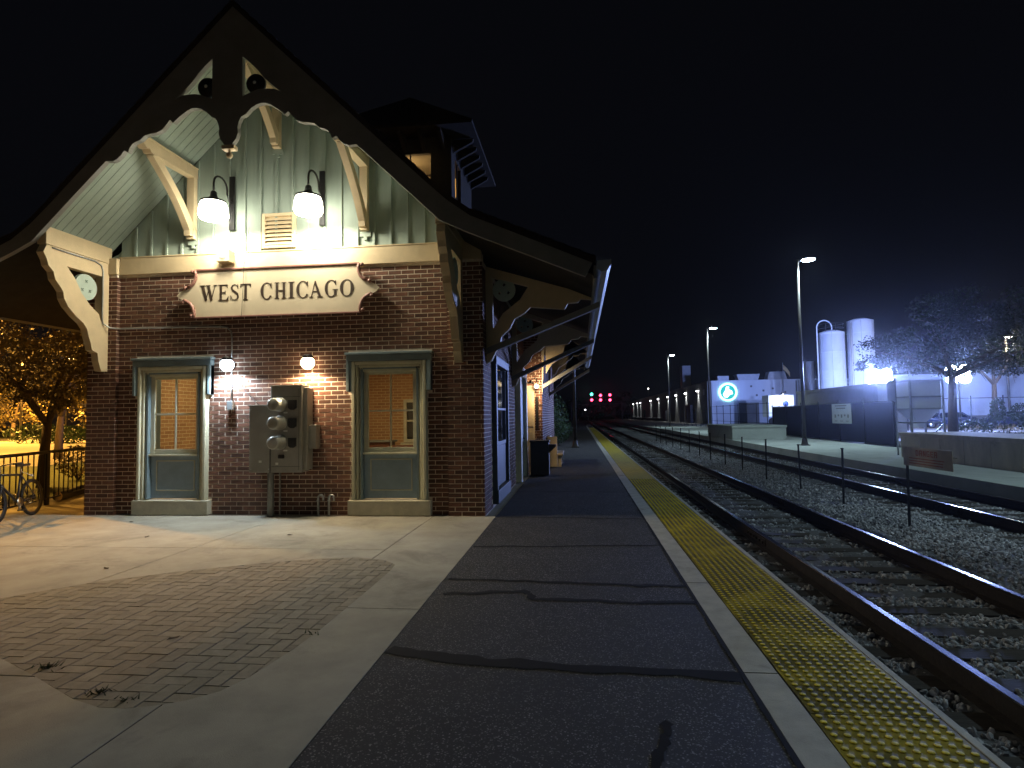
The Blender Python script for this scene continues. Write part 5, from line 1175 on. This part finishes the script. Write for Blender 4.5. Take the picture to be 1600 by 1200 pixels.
tree((20.95, 36.6, -.03), 3.6, .22, sc( [(-3.5, 0, 6.0), (3.5, -1, 6.5), (0, 1, 8.5), (5.5, 0, 6.2), (-1.5, -1, 7.5)]),
     sc([((-3.2, 0, 6.2), (2.2, 1.8, 1.3), 1.6), ((-.6, 0, 7.2), (2.4, 2, 1.7), 2.0), ((2.4, -.4, 7.6), (2.4, 2, 1.9), 2.0), ((5.2, 0, 6.9), (2.4, 2, 1.7), 2.0), ((7.6, .3, 6.6), (2, 2, 1.6), 1.4), ((.6, 0, 9.2), (2.6, 2, 1.3), 1.4), ((4.5, 0, 9), (2.4, 2, 1.2), 1.2), ((0, .4, 5.0), (2.2, 1.6, .8), .8), ((3.5, .4, 5.1), (2.4, 1.6, .8), .9), ((-5.0, 0, 5.2), (1.1, .9, .5), .5)]), 75, .145,
     'large dark leafy tree in front of the silos and floodlights', M_leaf)
tree((41.8, 66, -.03), 4.2, .25, [(-2.5, 0, 7), (2.5, 0, 7.4), (0, 0, 9)], [((-1, 0, 8), (3, 2.2, 2), 1.8), ((2, 0, 7.6), (2.6, 2, 2), 1.4), ((-2.6, 0, 6.6), (2, 1.8, 1.2), .8)], 34, .3,
     'tree with pale lit leaves around a lamp at the right edge', M_leaf)

# ------------------------------------------------------------ far distance
sgn = thing('signal_bridge', (5, 200, 0), 'distant signal bridge over the tracks with one green and five red lights', 'signal bridge')
obj('beam', MB().box(-2.5, 14, 199.8, 200.2, 5.2, 5.4).box(-2.5, 14, 199.8, 200.2, 5.9, 6.0), M_pole, sgn)
for x in (-2.5, 14): obj('post', MB().box(x - .15, x + .15, 199.8, 200.2, 0, 6.0), M_pole, sgn)
RG, GG = emis('signal_red', (1, .05, .12), 9), emis('signal_green', (.05, 1, .62), 12)
for x, zz in ((4.2, (8.5, 6.65)), (7.1, (8.1, 6.6)), (10.15, (8.2, 6.55))):
    hd = obj('signal_head', MB().box(x - .5, x + .5, 199.7, 199.9, 6.0, 9.2), M_black, sgn)
    for q, z in enumerate(zz):
        obj('signal_lamp', MB().lathe([(.0001, -.02), (.40, -.02), (.44, 0)], (x, 199.68, z), 16, 'y'), GG if (q == 0 and x < 5) else RG, hd)
for x, y, z, lb, col in ((22.6, 200, 10, 'tiny white lamp high beyond the tracks, right of the signals', (1, .95, .85)), (2.1, 205, 3.5, 'tiny pale lamp low beyond the end of the platform', (.9, .95, 1))):
    t = thing('distant_lamp', (x, y, 0), lb, 'street lamp'); obj('pole', MB().tube([(x, y, 0), (x, y, z)], .08, 6), M_pole, t)
    obj('lens', MB().ball((x, y - .1, z), .22, 10), emis('distant_glow', col, 8), t)
tm = MB()
for k in range(46):
    x = -90 + k * 5.2; 
    if -6 < x < 2: pass
    tm.leaves(blob_pts(160, (x, 262 + rng.uniform(-8, 8), rng.uniform(3, 6)), (5, 4, rng.uniform(4, 7))), 1.5)
far = obj('far_woods', tm, M_leaf, recalc=False); tag(far, 'dark mass of distant trees closing the end of the tracks', 'trees', kind='stuff')
# thin even air volume round everything, added to give lamps bloom-like halos
hz = obj('halo_haze', MB().box(-170, 170, -70, 300, -1.9, 16), [], None)
hm = bpy.data.materials.new('halo_air'); hm.use_nodes = True; hn = hm.node_tree; hn.nodes.remove(hn.nodes['Principled BSDF'])
pv_ = hn.nodes.new('ShaderNodeVolumePrincipled'); pv_.inputs['Color'].default_value = (.9, .93, 1, 1); pv_.inputs['Density'].default_value = .00032; pv_.inputs['Anisotropy'].default_value = .945
hn.links.new(pv_.outputs[0], hn.nodes['Material Output'].inputs['Volume']); hz.data.materials.append(hm); tag(hz, kind='stuff')
